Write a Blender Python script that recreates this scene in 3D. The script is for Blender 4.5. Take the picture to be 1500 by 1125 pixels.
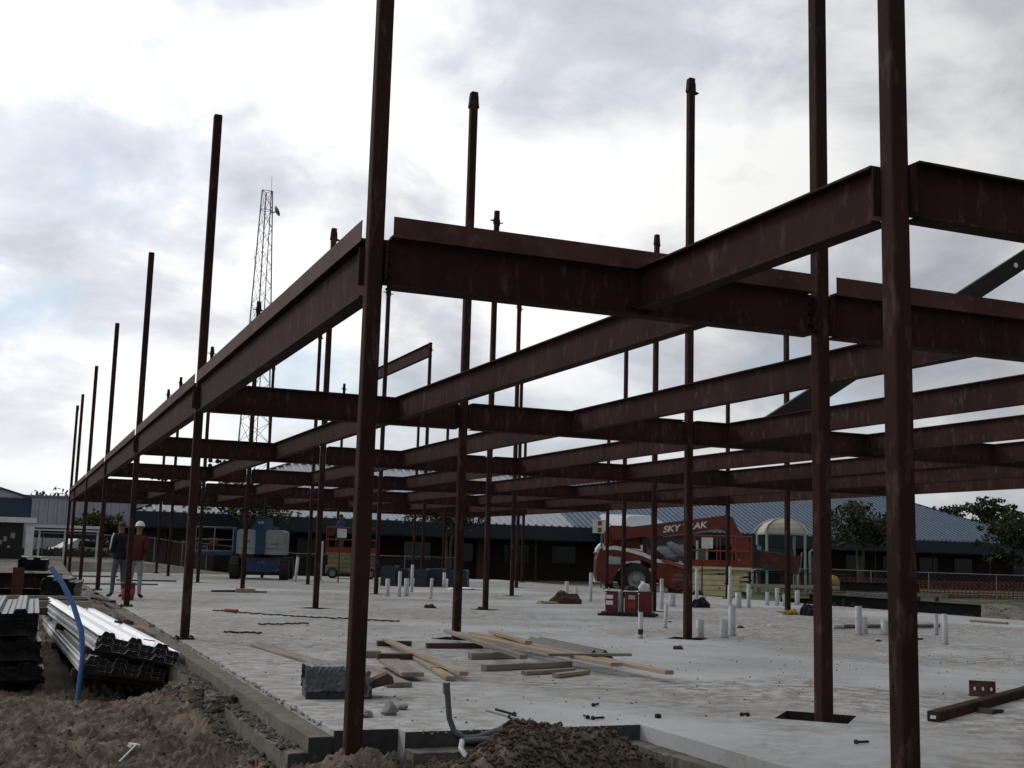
import bpy, bmesh, math, random
import numpy as np
from mathutils import Vector, Matrix, Euler
R = math.radians
random.seed(7)
for o in list(bpy.data.objects): bpy.data.objects.remove(o)
S = bpy.context.scene
COL = S.collection

# ------------------------------------------------------------------ camera
cam_d = bpy.data.cameras.new('camera'); cam = bpy.data.objects.new('camera', cam_d); COL.objects.link(cam)
CY, CP, CR = .3899, .1426, .0273
fw = Vector((math.sin(CY)*math.cos(CP), math.cos(CY)*math.cos(CP), math.sin(CP)))
rt = Vector((math.cos(CY), -math.sin(CY), 0)); up = rt.cross(fw)
rt2 = math.cos(CR)*rt + math.sin(CR)*up; up2 = -math.sin(CR)*rt + math.cos(CR)*up
m3 = Matrix((rt2, up2, -fw)).transposed()
cam.matrix_world = Matrix.Translation((-2.2326, -8.0919, 1.22)) @ m3.to_4x4()
cam_d.sensor_width = 36; cam_d.lens = 1750.26/1500*36; cam_d.clip_end = 3000; cam_d.clip_start = .05
S.camera = cam

# ------------------------------------------------------------------ sky and sun
SUN_AZ = (-.58, .81)                       # horizontal direction towards the sun
SUN_EL = R(33)
sd = Vector((SUN_AZ[0], SUN_AZ[1], 0)).normalized()*math.cos(SUN_EL) + Vector((0, 0, math.sin(SUN_EL)))
W = bpy.data.worlds.new('World'); S.world = W; W.use_nodes = True
nt = W.node_tree; N = nt.nodes; L = nt.links
for n in list(N): N.remove(n)
def nd(t, **k):
    n = N.new(t)
    for a, b in k.items(): setattr(n, a, b)
    return n
def mth(op, a, b=None, c=None, clamp=False):
    n = nd('ShaderNodeMath', operation=op, use_clamp=clamp)
    for i, v in enumerate((a, b, c)):
        if v is None: continue
        if isinstance(v, (int, float)): n.inputs[i].default_value = v
        else: L.new(v, n.inputs[i])
    return n.outputs[0]
out = nd('ShaderNodeOutputWorld'); bg = nd('ShaderNodeBackground'); bg.inputs['Strength'].default_value = .1
L.new(bg.outputs[0], out.inputs[0])
sky = nd('ShaderNodeTexSky', sky_type='NISHITA', sun_disc=False, sun_elevation=SUN_EL, sun_rotation=math.atan2(SUN_AZ[0], SUN_AZ[1]))
tc = nd('ShaderNodeTexCoord'); sep = nd('ShaderNodeSeparateXYZ'); L.new(tc.outputs['Generated'], sep.inputs[0])
zz = mth('ADD', mth('MAXIMUM', sep.outputs[2], 0.0), .42)
cx = mth('DIVIDE', sep.outputs[0], zz); cy = mth('DIVIDE', sep.outputs[1], zz)
cmb = nd('ShaderNodeCombineXYZ'); L.new(cx, cmb.inputs[0]); L.new(cy, cmb.inputs[1])
def noise(scale, detail, rough, off, dist=0.0):
    mp = nd('ShaderNodeMapping'); mp.inputs['Location'].default_value = off; L.new(cmb.outputs[0], mp.inputs[0])
    n = nd('ShaderNodeTexNoise'); n.inputs['Scale'].default_value = scale; n.inputs['Detail'].default_value = detail
    n.inputs['Roughness'].default_value = rough; n.inputs['Distortion'].default_value = dist
    L.new(mp.outputs[0], n.inputs['Vector']); return n.outputs['Fac']
def ramp(v, stops):
    r = nd('ShaderNodeValToRGB'); e = r.color_ramp.elements
    while len(e) < len(stops): e.new(.5)
    for el, (p, c) in zip(e, stops): el.position = p; el.color = (*c, 1)
    L.new(v, r.inputs[0]); return r.outputs[0]
def mixc(f, a, b, bt='MIX'):
    m = nd('ShaderNodeMix', data_type='RGBA', blend_type=bt)
    if isinstance(f, (int, float)): m.inputs[0].default_value = f
    else: L.new(f, m.inputs[0])
    L.new(a, m.inputs[6]) if not isinstance(a, tuple) else setattr(m.inputs[6], 'default_value', (*a, 1))
    L.new(b, m.inputs[7]) if not isinstance(b, tuple) else setattr(m.inputs[7], 'default_value', (*b, 1))
    return m.outputs[2]
dt = nd('ShaderNodeVectorMath', operation='DOT_PRODUCT'); L.new(tc.outputs['Generated'], dt.inputs[0]); dt.inputs[1].default_value = sd
glow = mth('MULTIPLY_ADD', dt.outputs['Value'], .5, .5, clamp=True)          # 0 away from the sun, 1 at the sun
g3 = mth('POWER', glow, 2.2)
SKY_OFF = [(2.1, 6.6, 8.4), (8.1, 4.5, 5.3), (6.1, 9.3, 6.3), (4.7, 5.9, 0.4)]
n1 = noise(2.0, 10, .54, SKY_OFF[0], .3)
n2 = noise(5.2, 9, .56, SKY_OFF[1], .4)
n3 = noise(.9, 4, .5, SKY_OFF[2])
shade = mth('ADD', mth('MULTIPLY', n1, .50), mth('ADD', mth('MULTIPLY', n2, .32), mth('MULTIPLY', n3, .28)))
cloud = ramp(shade, [(.45, (5.7, 5.95, 6.6)), (.51, (7.5, 7.7, 8.2)), (.55, (9.8, 9.9, 10.1)), (.60, (12.0, 12.0, 11.9))])
lum = mth('MULTIPLY_ADD', g3, 1.18, .21)
lumc = nd('ShaderNodeCombineXYZ')
for i in range(3): L.new(lum, lumc.inputs[i])
cloud = mixc(1.0, cloud, lumc.outputs[0], 'MULTIPLY')
gap = ramp(noise(1.9, 7, .55, SKY_OFF[3], .4), [(.42, (1, 1, 1)), (.52, (0, 0, 0))])
low = ramp(sep.outputs[2], [(.0, (.0, .0, .0)), (.10, (.3, .3, .3)), (.20, (.8, .8, .8)), (.34, (.15, .15, .15))])
gapv = mixc(1.0, gap, low, 'MULTIPLY')
skyb = mixc(.62, mixc(1.0, sky.outputs[0], (1.15, 1.12, 1.05), 'MULTIPLY'), (5.2, 7.0, 9.0))
hz = ramp(sep.outputs[2], [(.0, (.75, .75, .75)), (.16, (0, 0, 0))])
cl2 = mixc(hz, cloud, mixc(1.0, (9.0, 9.2, 9.2), lumc.outputs[0], 'MULTIPLY'))
fin = mixc(gapv, cl2, skyb)
L.new(fin, bg.inputs['Color'])
sun_d = bpy.data.lights.new('sun', 'SUN'); sun_d.energy = .9; sun_d.angle = R(11); sun_d.color = (1, .96, .9)
sun = bpy.data.objects.new('sun', sun_d); COL.objects.link(sun); sun.rotation_euler = sd.to_track_quat('Z', 'Y').to_euler()
S.view_settings.view_transform = 'Standard'; S.view_settings.look = 'None'
S.view_settings.exposure = 0.0; S.view_settings.gamma = 1; S.view_settings.use_curve_mapping = False
S.render.engine = 'CYCLES'

# ------------------------------------------------------------------ materials
DIM = {'galvanized_deck': 1.0, 'white_paint': .9, 'lumber': .92, 'weathered_lumber': .9, 'red_oxide_primer': .64, 'red_oxide_primer_dusty': .8, 'blue_grey_metal_roof': .85, 'pale_metal_roof': .95, 'soil_clod': .8, 'pale_ribbed_wall': .85, 'white_pvc': .62, 'cream_paint': .95, 'rubble_concrete': .7, 'white_lettering': .9, 'oak_leaves': .85, 'pine_needles': .85}
def mat(name, c1, c2=None, scale=6, rough=.8, metal=0, bump=.15, bscale=None, detail=6, lo=.4, hi=.62, spots=None, sscale=30, slo=.62, shi=.7, stretch=None, spec=.35, transm=0, alpha=1):
    m = bpy.data.materials.new(name); m.use_nodes = True; t = m.node_tree; B = t.nodes['Principled BSDF']
    B.inputs['Roughness'].default_value = rough; B.inputs['Metallic'].default_value = metal
    B.inputs['Specular IOR Level'].default_value = spec
    c = t.nodes.new('ShaderNodeTexCoord'); oi = t.nodes.new('ShaderNodeObjectInfo')
    vm = t.nodes.new('ShaderNodeVectorMath'); vm.operation = 'MULTIPLY_ADD'
    cb = t.nodes.new('ShaderNodeVectorMath'); cb.operation = 'SCALE'; cb.inputs[0].default_value = (37, 53, 71)
    t.links.new(oi.outputs['Random'], cb.inputs['Scale'])
    t.links.new(c.outputs['Object'], vm.inputs[0]); vm.inputs[1].default_value = stretch or (1, 1, 1); t.links.new(cb.outputs[0], vm.inputs[2])
    def nz(s, d=6, r=.6):
        n = t.nodes.new('ShaderNodeTexNoise'); n.inputs['Scale'].default_value = s; n.inputs['Detail'].default_value = d; n.inputs['Roughness'].default_value = r
        t.links.new(vm.outputs[0], n.inputs['Vector']); return n.outputs['Fac']
    def rp(v, a, b):
        r = t.nodes.new('ShaderNodeMapRange'); r.inputs[1].default_value = a; r.inputs[2].default_value = b; t.links.new(v, r.inputs[0]); return r.outputs[0]
    def mx(f, a, b):
        n = t.nodes.new('ShaderNodeMix'); n.data_type = 'RGBA'; t.links.new(f, n.inputs[0])
        for i, v in ((6, a), (7, b)):
            if isinstance(v, tuple): n.inputs[i].default_value = (*v, 1)
            else: t.links.new(v, n.inputs[i])
        return n.outputs[2]
    c2 = c2 or tuple(x*.75 for x in c1)
    k_ = DIM.get(name, .66); c1 = tuple(x*k_ for x in c1); c2 = tuple(x*k_ for x in c2); spots = tuple(x*k_ for x in spots) if spots else None
    col = mx(rp(nz(scale, detail), lo, hi), c1, c2)
    if spots: col = mx(rp(nz(sscale, 5, .65), slo, shi), col, spots)
    t.links.new(col, B.inputs['Base Color'])
    if bump:
        b = t.nodes.new('ShaderNodeBump'); b.inputs['Strength'].default_value = bump; b.inputs['Distance'].default_value = .02
        t.links.new(nz(bscale or scale*4, 8, .65), b.inputs['Height']); t.links.new(b.outputs[0], B.inputs['Normal'])
    if transm: B.inputs['Transmission Weight'].default_value = transm
    if alpha < 1: B.inputs['Alpha'].default_value = alpha
    return m
M = {}
M['primer'] = mat('red_oxide_primer', (.064, .032, .028), (.043, .024, .021), 1.6, .75, 0, .08, 40, spots=(.19, .13, .112), sscale=9, slo=.55, shi=.85, stretch=(1.2, 1.2, .40), spec=.04)
M['primer_edge'] = mat('red_oxide_primer_dusty', (.105, .055, .046), (.072, .036, .030), 3, .65, 0, .08, 40, spots=(.16, .12, .10), sscale=7, slo=.55, shi=.8, spec=.06)
M['primer_dark'] = mat('dark_primer', (.018, .014, .014), (.028, .019, .018), 2.5, .6, 0, .06, spec=.25)
M['bolt'] = mat('blackened_bolt', (.03, .027, .026), None, 20, .5, .6)
M['galv'] = mat('galvanized_deck', (.86, .86, .88), (.74, .75, .77), 9, .38, .12, .04, 60, spec=.5)
M['wood'] = mat('lumber', (.33, .26, .18), (.24, .185, .13), 3, .8, 0, .2, 30, stretch=(.35, 3, 3), spots=(.16, .10, .06), sscale=6, slo=.62, shi=.75)
M['wood_grey'] = mat('weathered_lumber', (.27, .23, .19), (.18, .15, .125), 3, .85, 0, .2, 30, stretch=(.35, 3, 3))
M['wood_dark'] = mat('wet_lumber', (.10, .055, .04), (.06, .035, .028), 3, .8, 0, .2, 30, stretch=(.35, 3, 3))
M['pvc'] = mat('white_pvc', (.66, .67, .69), (.55, .56, .57), 6, .45, 0, .02, spots=(.24, .21, .18), sscale=9, slo=.58, shi=.78)
M['pvc_grey'] = mat('grey_pvc', (.16, .17, .19), (.12, .13, .145), 5, .45, 0, .04, spots=(.3, .29, .28), sscale=20, slo=.66, shi=.75)
M['blue_pipe'] = mat('blue_pipe', (.05, .15, .42), (.04, .12, .34), 5, .45, 0, .02)
M['blue_lift'] = mat('blue_paint', (.018, .062, .16), (.014, .045, .12), 4, .45, 0, .02)
M['lift_grey'] = mat('pale_grey_cover', (.34, .37, .38), (.28, .30, .31), 3, .5, 0, .02)
M['tyre'] = mat('rubber', (.02, .02, .02), (.035, .033, .03), 8, .85, 0, .2)
M['rim'] = mat('pale_rim', (.42, .46, .44), (.32, .35, .33), 6, .5, .1)
M['red_paint'] = mat('red_orange_paint', (.21, .042, .022), (.145, .03, .018), 2.5, .5, 0, .03, spots=(.10, .04, .03), sscale=9)
M['orange'] = mat('orange_paint', (.30, .05, .018), (.22, .04, .016), 4, .5, 0, .02)
M['beige_lift'] = mat('cream_paint', (.62, .56, .34), (.50, .45, .27), 4, .55, 0, .02)
M['cream_dull'] = mat('dusty_cream_paint', (.34, .30, .17), (.25, .22, .13), 3, .6, 0, .05)
M['white'] = mat('white_paint', (.72, .73, .74), (.62, .63, .64), 4, .5, 0, .02)
M['dark_metal'] = mat('dark_metal', (.03, .03, .032), (.045, .042, .04), 6, .6, .3)
M['galv_worn'] = mat('worn_deck', (.24, .245, .255), (.15, .155, .165), 7, .36, .6, .05, 50)
M['galv_dull'] = mat('dull_galvanized', (.30, .31, .32), (.24, .25, .26), 8, .5, .5)
M['glass'] = mat('dusty_glass', (.55, .58, .64), (.42, .45, .51), 3, .2, 0, .0, spec=.5)
M['yellow'] = mat('yellow_print', (.45, .30, .03), (.38, .25, .03), 6, .6)
M['plastic'] = mat('clear_plastic_wrap', (.11, .11, .15), (.06, .06, .085), 7, .12, 0, .4, 18, spots=(.55, .55, .62), sscale=8, slo=.66, shi=.72, spec=.8)
M['wrap_dark'] = mat('dark_boxes', (.045, .042, .048), (.03, .028, .03), 4, .6)
M['red_drum'] = mat('red_drum', (.19, .018, .016), (.13, .015, .014), 4, .45, 0, .03)
M['concrete'] = mat('rubble_concrete', (.34, .33, .32), (.24, .23, .22), 5, .9, 0, .4)
M['beige_plastic'] = mat('beige_plastic', (.46, .44, .38), (.40, .38, .32), 3, .5, 0, .02)
M['green_post'] = mat('pale_green_post', (.40, .48, .43), (.34, .41, .37), 3, .5, 0, .02)
M['teal'] = mat('teal_panel', (.02, .16, .15), None, 3, .5)
M['roof'] = mat('blue_grey_metal_roof', (.115, .16, .225), (.095, .135, .19), 1.5, .42, .35, .02)
M['roof_light'] = mat('pale_metal_roof', (.36, .38, .42), (.30, .32, .36), 1.5, .45, .3, .02)
M['fascia'] = mat('navy_fascia', (.022, .036, .055), (.018, .03, .046), 1, .6, 0, .02)
M['brick_dark'] = mat('shaded_brick_wall', (.055, .034, .026), (.04, .026, .021), 2, .9, 0, .2)  # school brick with the shade under the eaves put into the colour
M['brick_lit'] = mat('lit_brick_wall', (.17, .10, .075), (.13, .08, .06), 2, .9, 0, .2)  # same brick for the piers, lit tone put into the colour
M['hall_wall'] = mat('pale_ribbed_wall', (.40, .41, .45), (.35, .36, .40), .8, .55, .1, .02)
M['blue_wall'] = mat('blue_ribbed_wall', (.03, .06, .11), (.025, .05, .09), 1, .5, 0, .02)
M['blue_trim'] = mat('blue_trim', (.035, .05, .16), None, 2, .5)
M['dark_glass'] = mat('dark_window', (.012, .014, .016), (.02, .022, .024), 2, .15, 0, 0, spec=.5)
M['leaf'] = mat('oak_leaves', (.030, .040, .014), (.052, .060, .022), 1.2, .65, 0, 0, spec=.2)
M['pine'] = mat('pine_needles', (.026, .040, .018), (.045, .058, .026), 1.2, .65, 0, 0, spec=.2)
M['bark'] = mat('bark', (.13, .11, .09), (.075, .06, .05), 6, .95, 0, .6, 30)
M['orange_mesh'] = mat('orange_mesh', (.17, .035, .022), (.12, .028, .02), 3, .8)
M['navy'] = mat('navy_cloth', (.012, .014, .024), (.02, .022, .034), 8, .9, 0, .3)
M['maroon'] = mat('maroon_cloth', (.10, .012, .012), (.075, .01, .01), 8, .9, 0, .3)
M['jeans'] = mat('blue_jeans', (.13, .17, .23), (.09, .12, .17), 8, .9, 0, .3)
M['pale_trousers'] = mat('pale_trousers', (.42, .44, .47), (.33, .35, .38), 8, .9, 0, .3)
M['blue_shirt'] = mat('blue_shirt', (.05, .08, .20), (.035, .06, .15), 8, .9, 0, .3)
M['skin'] = mat('skin', (.28, .15, .10), (.23, .12, .08), 6, .6, 0, .02)
M['shoe'] = mat('shoe_leather', (.025, .02, .016), None, 6, .7)
M['hair'] = mat('hair', (.015, .012, .01), None, 12, .7)
M['bucket'] = mat('orange_bucket', (.26, .045, .025), (.2, .04, .02), 4, .5)
M['pink'] = mat('pink_ribbon', (.75, .08, .12), (.6, .06, .1), 4, .7)
M['blue_tarp'] = mat('blue_tarp', (.025, .042, .075), (.016, .03, .05), 5, .5, 0, .3)
M['letter'] = mat('white_lettering', (.75, .75, .74), None, 3, .5, 0, 0)
M['letter_dim'] = mat('grey_lettering', (.36, .34, .34), None, 3, .5, 0, 0)
M['rust'] = mat('rusty_bar', (.10, .045, .03), (.06, .03, .022), 12, .9, .2, .2)

# ------------------------------------------------------------------ mesh builder
class MB:
    def __init__(s): s.v = []; s.f = []; s.m = []; s.cur = 0; s.sm = []; s.smooth = False
    def add(s, vs, fs):
        b = len(s.v); s.v += [tuple(v) for v in vs]; s.f += [tuple(i+b for i in f) for f in fs]
        s.m += [s.cur]*len(fs); s.sm += [s.smooth]*len(fs); return s
    def box(s, x0, x1, y0, y1, z0, z1, mw=None):
        vs = [(x, y, z) for z in (z0, z1) for y in (y0, y1) for x in (x0, x1)]
        if mw is not None: vs = [mw @ Vector(v) for v in vs]
        return s.add(vs, [(0, 2, 3, 1), (4, 5, 7, 6), (0, 1, 5, 4), (2, 6, 7, 3), (0, 4, 6, 2), (1, 3, 7, 5)])
    def bar(s, p, q, w, h, upv=(0, 0, 1)):
        p = Vector(p); q = Vector(q); d = (q-p).normalized(); u = Vector(upv)
        if abs(d.dot(u)) > .98: u = Vector((1, 0, 0))
        a = d.cross(u).normalized(); b = a.cross(d)
        vs = [e + a*sx*w/2 + b*sz*h/2 for e in (p, q) for sz in (-1, 1) for sx in (-1, 1)]
        return s.add(vs, [(0, 1, 3, 2), (4, 6, 7, 5), (0, 4, 5, 1), (2, 3, 7, 6), (0, 2, 6, 4), (1, 5, 7, 3)])
    def tube(s, pts, r, seg=8, caps=True):
        pts = [Vector(p) for p in pts]; n = len(pts); rs = r if isinstance(r, (list, tuple)) else [r]*n
        vs = []; pa = None
        for i, p in enumerate(pts):
            d = (pts[min(i+1, n-1)]-pts[max(i-1, 0)]).normalized()
            if pa is None: pa = d.orthogonal().normalized()
            a = (pa - d*pa.dot(d)); a = a.normalized() if a.length > 1e-6 else d.orthogonal().normalized(); pa = a; b = d.cross(a)
            vs += [p + (a*math.cos(t)+b*math.sin(t))*rs[i] for t in (2*math.pi*k/seg for k in range(seg))]
        fs = [(i*seg+k, i*seg+(k+1) % seg, (i+1)*seg+(k+1) % seg, (i+1)*seg+k) for i in range(n-1) for k in range(seg)]
        osm = s.smooth; s.smooth = True; s.add(vs, fs); s.smooth = osm
        if caps:
            s.add(vs[:seg], [tuple(range(seg-1, -1, -1))]); s.add(vs[-seg:], [tuple(range(seg))])
        return s
    def prism(s, poly, y0, y1, mw=None):       # polygon in x,z extruded along y
        n = len(poly); vs = [(x, y0, z) for x, z in poly]+[(x, y1, z) for x, z in poly]
        if mw is not None: vs = [mw @ Vector(v) for v in vs]
        return s.add(vs, [tuple(range(n)), tuple(range(2*n-1, n-1, -1))]+[(i, n+i, n+(i+1) % n, (i+1) % n) for i in range(n)])
    def lathe(s, prof, seg=16, mw=None, smooth=True, caps=True):   # profile (r, z) round z
        vs = [(r*math.cos(2*math.pi*k/seg), r*math.sin(2*math.pi*k/seg), z) for r, z in prof for k in range(seg)]
        if mw is not None: vs = [mw @ Vector(v) for v in vs]
        fs = [(i*seg+k, i*seg+(k+1) % seg, (i+1)*seg+(k+1) % seg, (i+1)*seg+k) for i in range(len(prof)-1) for k in range(seg)]
        osm = s.smooth; s.smooth = smooth; s.add(vs, fs); s.smooth = osm
        if not caps: return s
        n = len(vs); s.add(vs[:seg], [tuple(range(seg-1, -1, -1))]); s.add(vs[-seg:], [tuple(range(seg))]); return s
    def mesh(s, name, mats):
        me = bpy.data.meshes.new(name); me.from_pydata(s.v, [], s.f)
        for m in (mats if isinstance(mats, (list, tuple)) else [mats]): me.materials.append(m)
        me.polygons.foreach_set('material_index', s.m); me.polygons.foreach_set('use_smooth', s.sm)
        me.update(); return me
    def build(s, name, mats, parent=None, loc=(0, 0, 0), rot=(0, 0, 0)):
        return link(name, s.mesh(name, mats), parent, loc, rot)
def link(name, me, parent=None, loc=(0, 0, 0), rot=(0, 0, 0)):
    o = bpy.data.objects.new(name, me); COL.objects.link(o); o.location = loc; o.rotation_euler = rot
    if parent is not None: o.parent = parent
    return o
def tag(o, label=None, cat=None, group=None, kind=None):
    if label: o['label'] = label
    if cat: o['category'] = cat
    if group: o['group'] = group
    if kind: o['kind'] = kind
    return o
def thing(name, label, cat, loc=(0, 0, 0), rz=0, group=None):
    o = link(name, None, None, loc, (0, 0, rz)); o.empty_display_size = .2; return tag(o, label, cat, group)
def text(s, size, name='lettering', mt=None, parent=None, mw=None, extrude=.004, shear=0, bold=0, alx='CENTER'):
    cu = bpy.data.curves.new('t', 'FONT'); cu.body = s; cu.size = size; cu.extrude = extrude; cu.align_x = alx; cu.align_y = 'CENTER'; cu.shear = shear; cu.offset = bold
    to = bpy.data.objects.new('t', cu); COL.objects.link(to); dg = bpy.context.evaluated_depsgraph_get(); dg.update()
    me = bpy.data.meshes.new_from_object(to.evaluated_get(dg)); bpy.data.objects.remove(to)
    me.materials.clear(); me.materials.append(mt or M['letter'])
    if mw is not None: me.transform(mw)
    return link(name, me, parent)
ORD = ['zeroth', 'first', 'second', 'third', 'fourth', 'fifth', 'sixth', 'seventh', 'eighth', 'ninth', 'tenth', 'eleventh', 'twelfth']

# ------------------------------------------------------------------ terrain
rng = np.random.RandomState(3)
PERM = rng.rand(256, 256)
def vnoise(x, y):
    xi = np.floor(x).astype(int); yi = np.floor(y).astype(int); fx = x-xi; fy = y-yi
    fx = fx*fx*(3-2*fx); fy = fy*fy*(3-2*fy); g = lambda a, b: PERM[a % 256, b % 256]
    return (g(xi, yi)*(1-fx)+g(xi+1, yi)*fx)*(1-fy)+(g(xi, yi+1)*(1-fx)+g(xi+1, yi+1)*fx)*fy
def fbm(x, y, o=5, g=.5):
    t = 0; a = 1; s = 0
    for k in range(o): t = t+a*(vnoise(x*2**k+17*k, y*2**k+9*k)-.5); s += a; a *= g
    return t/s
def sst(a, b, x): t = np.clip((x-a)/(b-a), 0, 1); return t*t*(3-2*t)
SX1, SY1 = 20.5, 48.5
def ground_z(x, y, fine=True):
    x = np.asarray(x, float); y = np.asarray(y, float)
    z = -.44 + .36*sst(9, 18, y)*(x < 10) + .55*sst(30, 54, y)*sst(9, 3, x)
    z = np.where(x > 10, -.40+.10*sst(20, 60, y), z)
    z = z + .10*sst(24, 30, y)*(x > 20)*0
    cr = np.exp(-((y-(4.0+.4*np.sin(x*2.1)))/1.2)**2)*(x < .2)*.10
    z = z + cr*sst(.1, -.6, x) - .16*sst(5.4, 6.6, y)*sst(11, 8.5, y)*sst(-.3, -.6, x)
    z = z + .10*np.exp(-((x+1.5)**2/1.2+(y-1.0)**2/2.5))
    z = z + .40*np.exp(-((x-.78)**2/.16+(y+1.05)**2/.22)) + .30*np.exp(-((x-1.25)**2/.30+(y+.75)**2/.34)) + .22*np.exp(-((x-1.75)**2/.30+(y+.9)**2/.5)) + .10*np.exp(-((x-1.0)**2/1.2+(y+.6)**2/.2))*(y < .0) + .27*np.exp(-((x-.28)**2/.16+(y+1.3)**2/.22))
    z = z + .50*np.exp(-((x-27.6)**2/2.6+(y-22.3)**2/1.6)) + .35*np.exp(-((x-25.2)**2/1.6+(y-23.6)**2/1.2))
    z = z + .16*np.exp(-((x-22.6)**2/.8+(y-24.2)**2/1.0))
    z = z + .15*np.exp(-((x-.0)**2/.12+(y+.15)**2/.16))
    z = z + .15*sst(-1.2, -.45, x)*(x < .4)*sst(7, 4.5, y)*sst(-1.5, -.3, y)
    z = z + .62*np.exp(-((x+1.78)/.42)**2-((y-23.4)/1.9)**2) + .26*np.exp(-((x+1.35)/.5)**2-((y-18.8)/1.2)**2)
    z = z + .14*sst(.75, .2, np.abs(x+.75))*sst(26, 22, y)*sst(15, 17, y)*(.6+fbm(x*1.4, y*1.4, 4)*3)
    if fine:
        near = sst(40, 14, np.hypot(x+2.2, y+8))
        rid = np.abs(fbm(x*1.7+3, y*1.1, 4))*.16
        wx = x+fbm(x*2.3+5, y*2.3, 3)*.5; wy = y+fbm(x*2.3, y*2.3+8, 3)*.5
        bil = np.abs(fbm(wx*3.1, wy*4.6, 5, .58)); lum_ = np.abs(fbm(wx*8.5+4, wy*8.5, 4, .62))
        tr = 0
        for off_ in (0., .95):
            u = x+1.55-off_+.10*np.sin(y*.9)+.16*y*.35; tr = tr + np.where(np.abs(u) < .17, -.035+.028*(np.sin(y*26+np.sign(u)*1.2*np.abs(u)*14) > .2), .03*np.exp(-((np.abs(u)-.22)/.06)**2))
        z = z + near*tr*sst(-5, -3, y)*sst(5.2, 3.6, y)*(x < -.4)*sst(.30, .48, fbm(x*.8+9, y*.5, 2)+.5)
        z = z + near*(fbm(x*1.3, y*1.3, 6, .6)*.24 - rid*.8 - bil*.34 + lum_*.10 + fbm(x*17, y*17, 4, .7)*.12) + fbm(x*.3, y*.3, 4)*.16*(1-near)*sst(2, 6, np.hypot(x-10, y-24)/6)
    inside = (x > -.12) & (x < SX1) & (y > .3) & (y < SY1) | (x > 2.4) & (x < SX1) & (y > -3.0) & (y < 1)
    return np.where(inside, np.minimum(z, -.55), z)
def grid_axis(segs):
    o = [segs[0][0]]
    for a, b, st in segs:
        n = max(1, int(round((b-a)/st))); o += [a+(b-a)*(i+1)/n for i in range(n)]
    return np.array(o)
def ground_material():
    m = bpy.data.materials.new('site_ground'); m.use_nodes = True; t = m.node_tree; B = t.nodes['Principled BSDF']; B.inputs['Roughness'].default_value = .95
    B.inputs['Specular IOR Level'].default_value = .15
    g = t.nodes.new('ShaderNodeNewGeometry')
    def nz(s, d=8, r=.62):
        n = t.nodes.new('ShaderNodeTexNoise'); n.inputs['Scale'].default_value = s; n.inputs['Detail'].default_value = d; n.inputs['Roughness'].default_value = r
        t.links.new(g.outputs['Position'], n.inputs['Vector']); return n.outputs['Fac']
    def rmp(v, st):
        r = t.nodes.new('ShaderNodeValToRGB'); e = r.color_ramp.elements
        while len(e) < len(st): e.new(.5)
        for el, (p, c) in zip(e, st): el.position = p; el.color = (*c, 1)
        t.links.new(v, r.inputs[0]); return r.outputs[0]
    def mr(v, a, b):
        r = t.nodes.new('ShaderNodeMapRange'); r.interpolation_type = 'SMOOTHSTEP'; r.inputs[1].default_value = a; r.inputs[2].default_value = b; t.links.new(v, r.inputs[0]); return r.outputs[0]
    def mx(f, a, b):
        n = t.nodes.new('ShaderNodeMix'); n.data_type = 'RGBA'; t.links.new(f, n.inputs[0]); t.links.new(a, n.inputs[6]); t.links.new(b, n.inputs[7]); return n.outputs[2]
    def mt(op, a, b):
        n = t.nodes.new('ShaderNodeMath'); n.operation = op; n.use_clamp = True
        for i, v in enumerate((a, b)):
            if isinstance(v, (int, float)): n.inputs[i].default_value = v
            else: t.links.new(v, n.inputs[i])
        return n.outputs[0]
    sp = t.nodes.new('ShaderNodeSeparateXYZ'); t.links.new(g.outputs['Position'], sp.inputs[0])
    soil = rmp(nz(2.2), [(.3, (.070, .056, .041)), (.5, (.150, .121, .091)), (.66, (.25, .21, .165))])
    grav = rmp(nz(1.1), [(.35, (.11, .095, .08)), (.6, (.20, .185, .165))])
    grass = rmp(nz(1.6), [(.35, (.024, .034, .012)), (.5, (.045, .055, .020)), (.64, (.08, .072, .038))])
    wob = nz(.25, 4)
    far = mr(sp.outputs[1], 10, 22); gx = mr(sp.outputs[0], 27, 30); gy = mr(sp.outputs[1], 50, 54)
    left = mr(sp.outputs[0], 6, 2)
    gm = mt('MAXIMUM', gx, mt('MULTIPLY', gy, mt('SUBTRACT', 1.0, left)))
    gm = mt('MULTIPLY', gm, mr(nz(.6), .28, .5))
    col = mx(gm, mx(far, soil, grav), grass)
    t.links.new(col, B.inputs['Base Color'])
    b = t.nodes.new('ShaderNodeBump'); b.inputs['Strength'].default_value = 1.0; b.inputs['Distance'].default_value = .03; t.links.new(nz(42, 8, .75), b.inputs['Height']); t.links.new(b.outputs[0], B.inputs['Normal'])
    return m
M['ground'] = ground_material()
gxa = grid_axis([(-900, -60, 120), (-60, -12, 4), (-12, -4, .5), (-4, 2.4, .022), (2.4, 8, .6), (8, 20, 3), (20, 30, .25), (30, 70, 2), (70, 200, 10), (200, 1200, 200)])
gya = grid_axis([(-300, -20, 70), (-20, -9, 2), (-9, -6.6, .3), (-6.6, -2.2, .06), (-2.2, 7.6, .024), (7.6, 26, .2), (26, 64, 1.0), (64, 200, 10), (200, 1500, 160)])
GX, GY = np.meshgrid(gxa, gya); GZ = ground_z(GX, GY)
nx_, ny_ = len(gxa), len(gya)
vs = np.stack([GX, GY, GZ], -1).reshape(-1, 3)
ii = (np.arange(ny_-1)[:, None]*nx_+np.arange(nx_-1)[None, :]).reshape(-1)
fs = np.stack([ii, ii+1, ii+1+nx_, ii+nx_], 1)
me = bpy.data.meshes.new('ground'); me.vertices.add(len(vs)); me.vertices.foreach_set('co', vs.reshape(-1))
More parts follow.
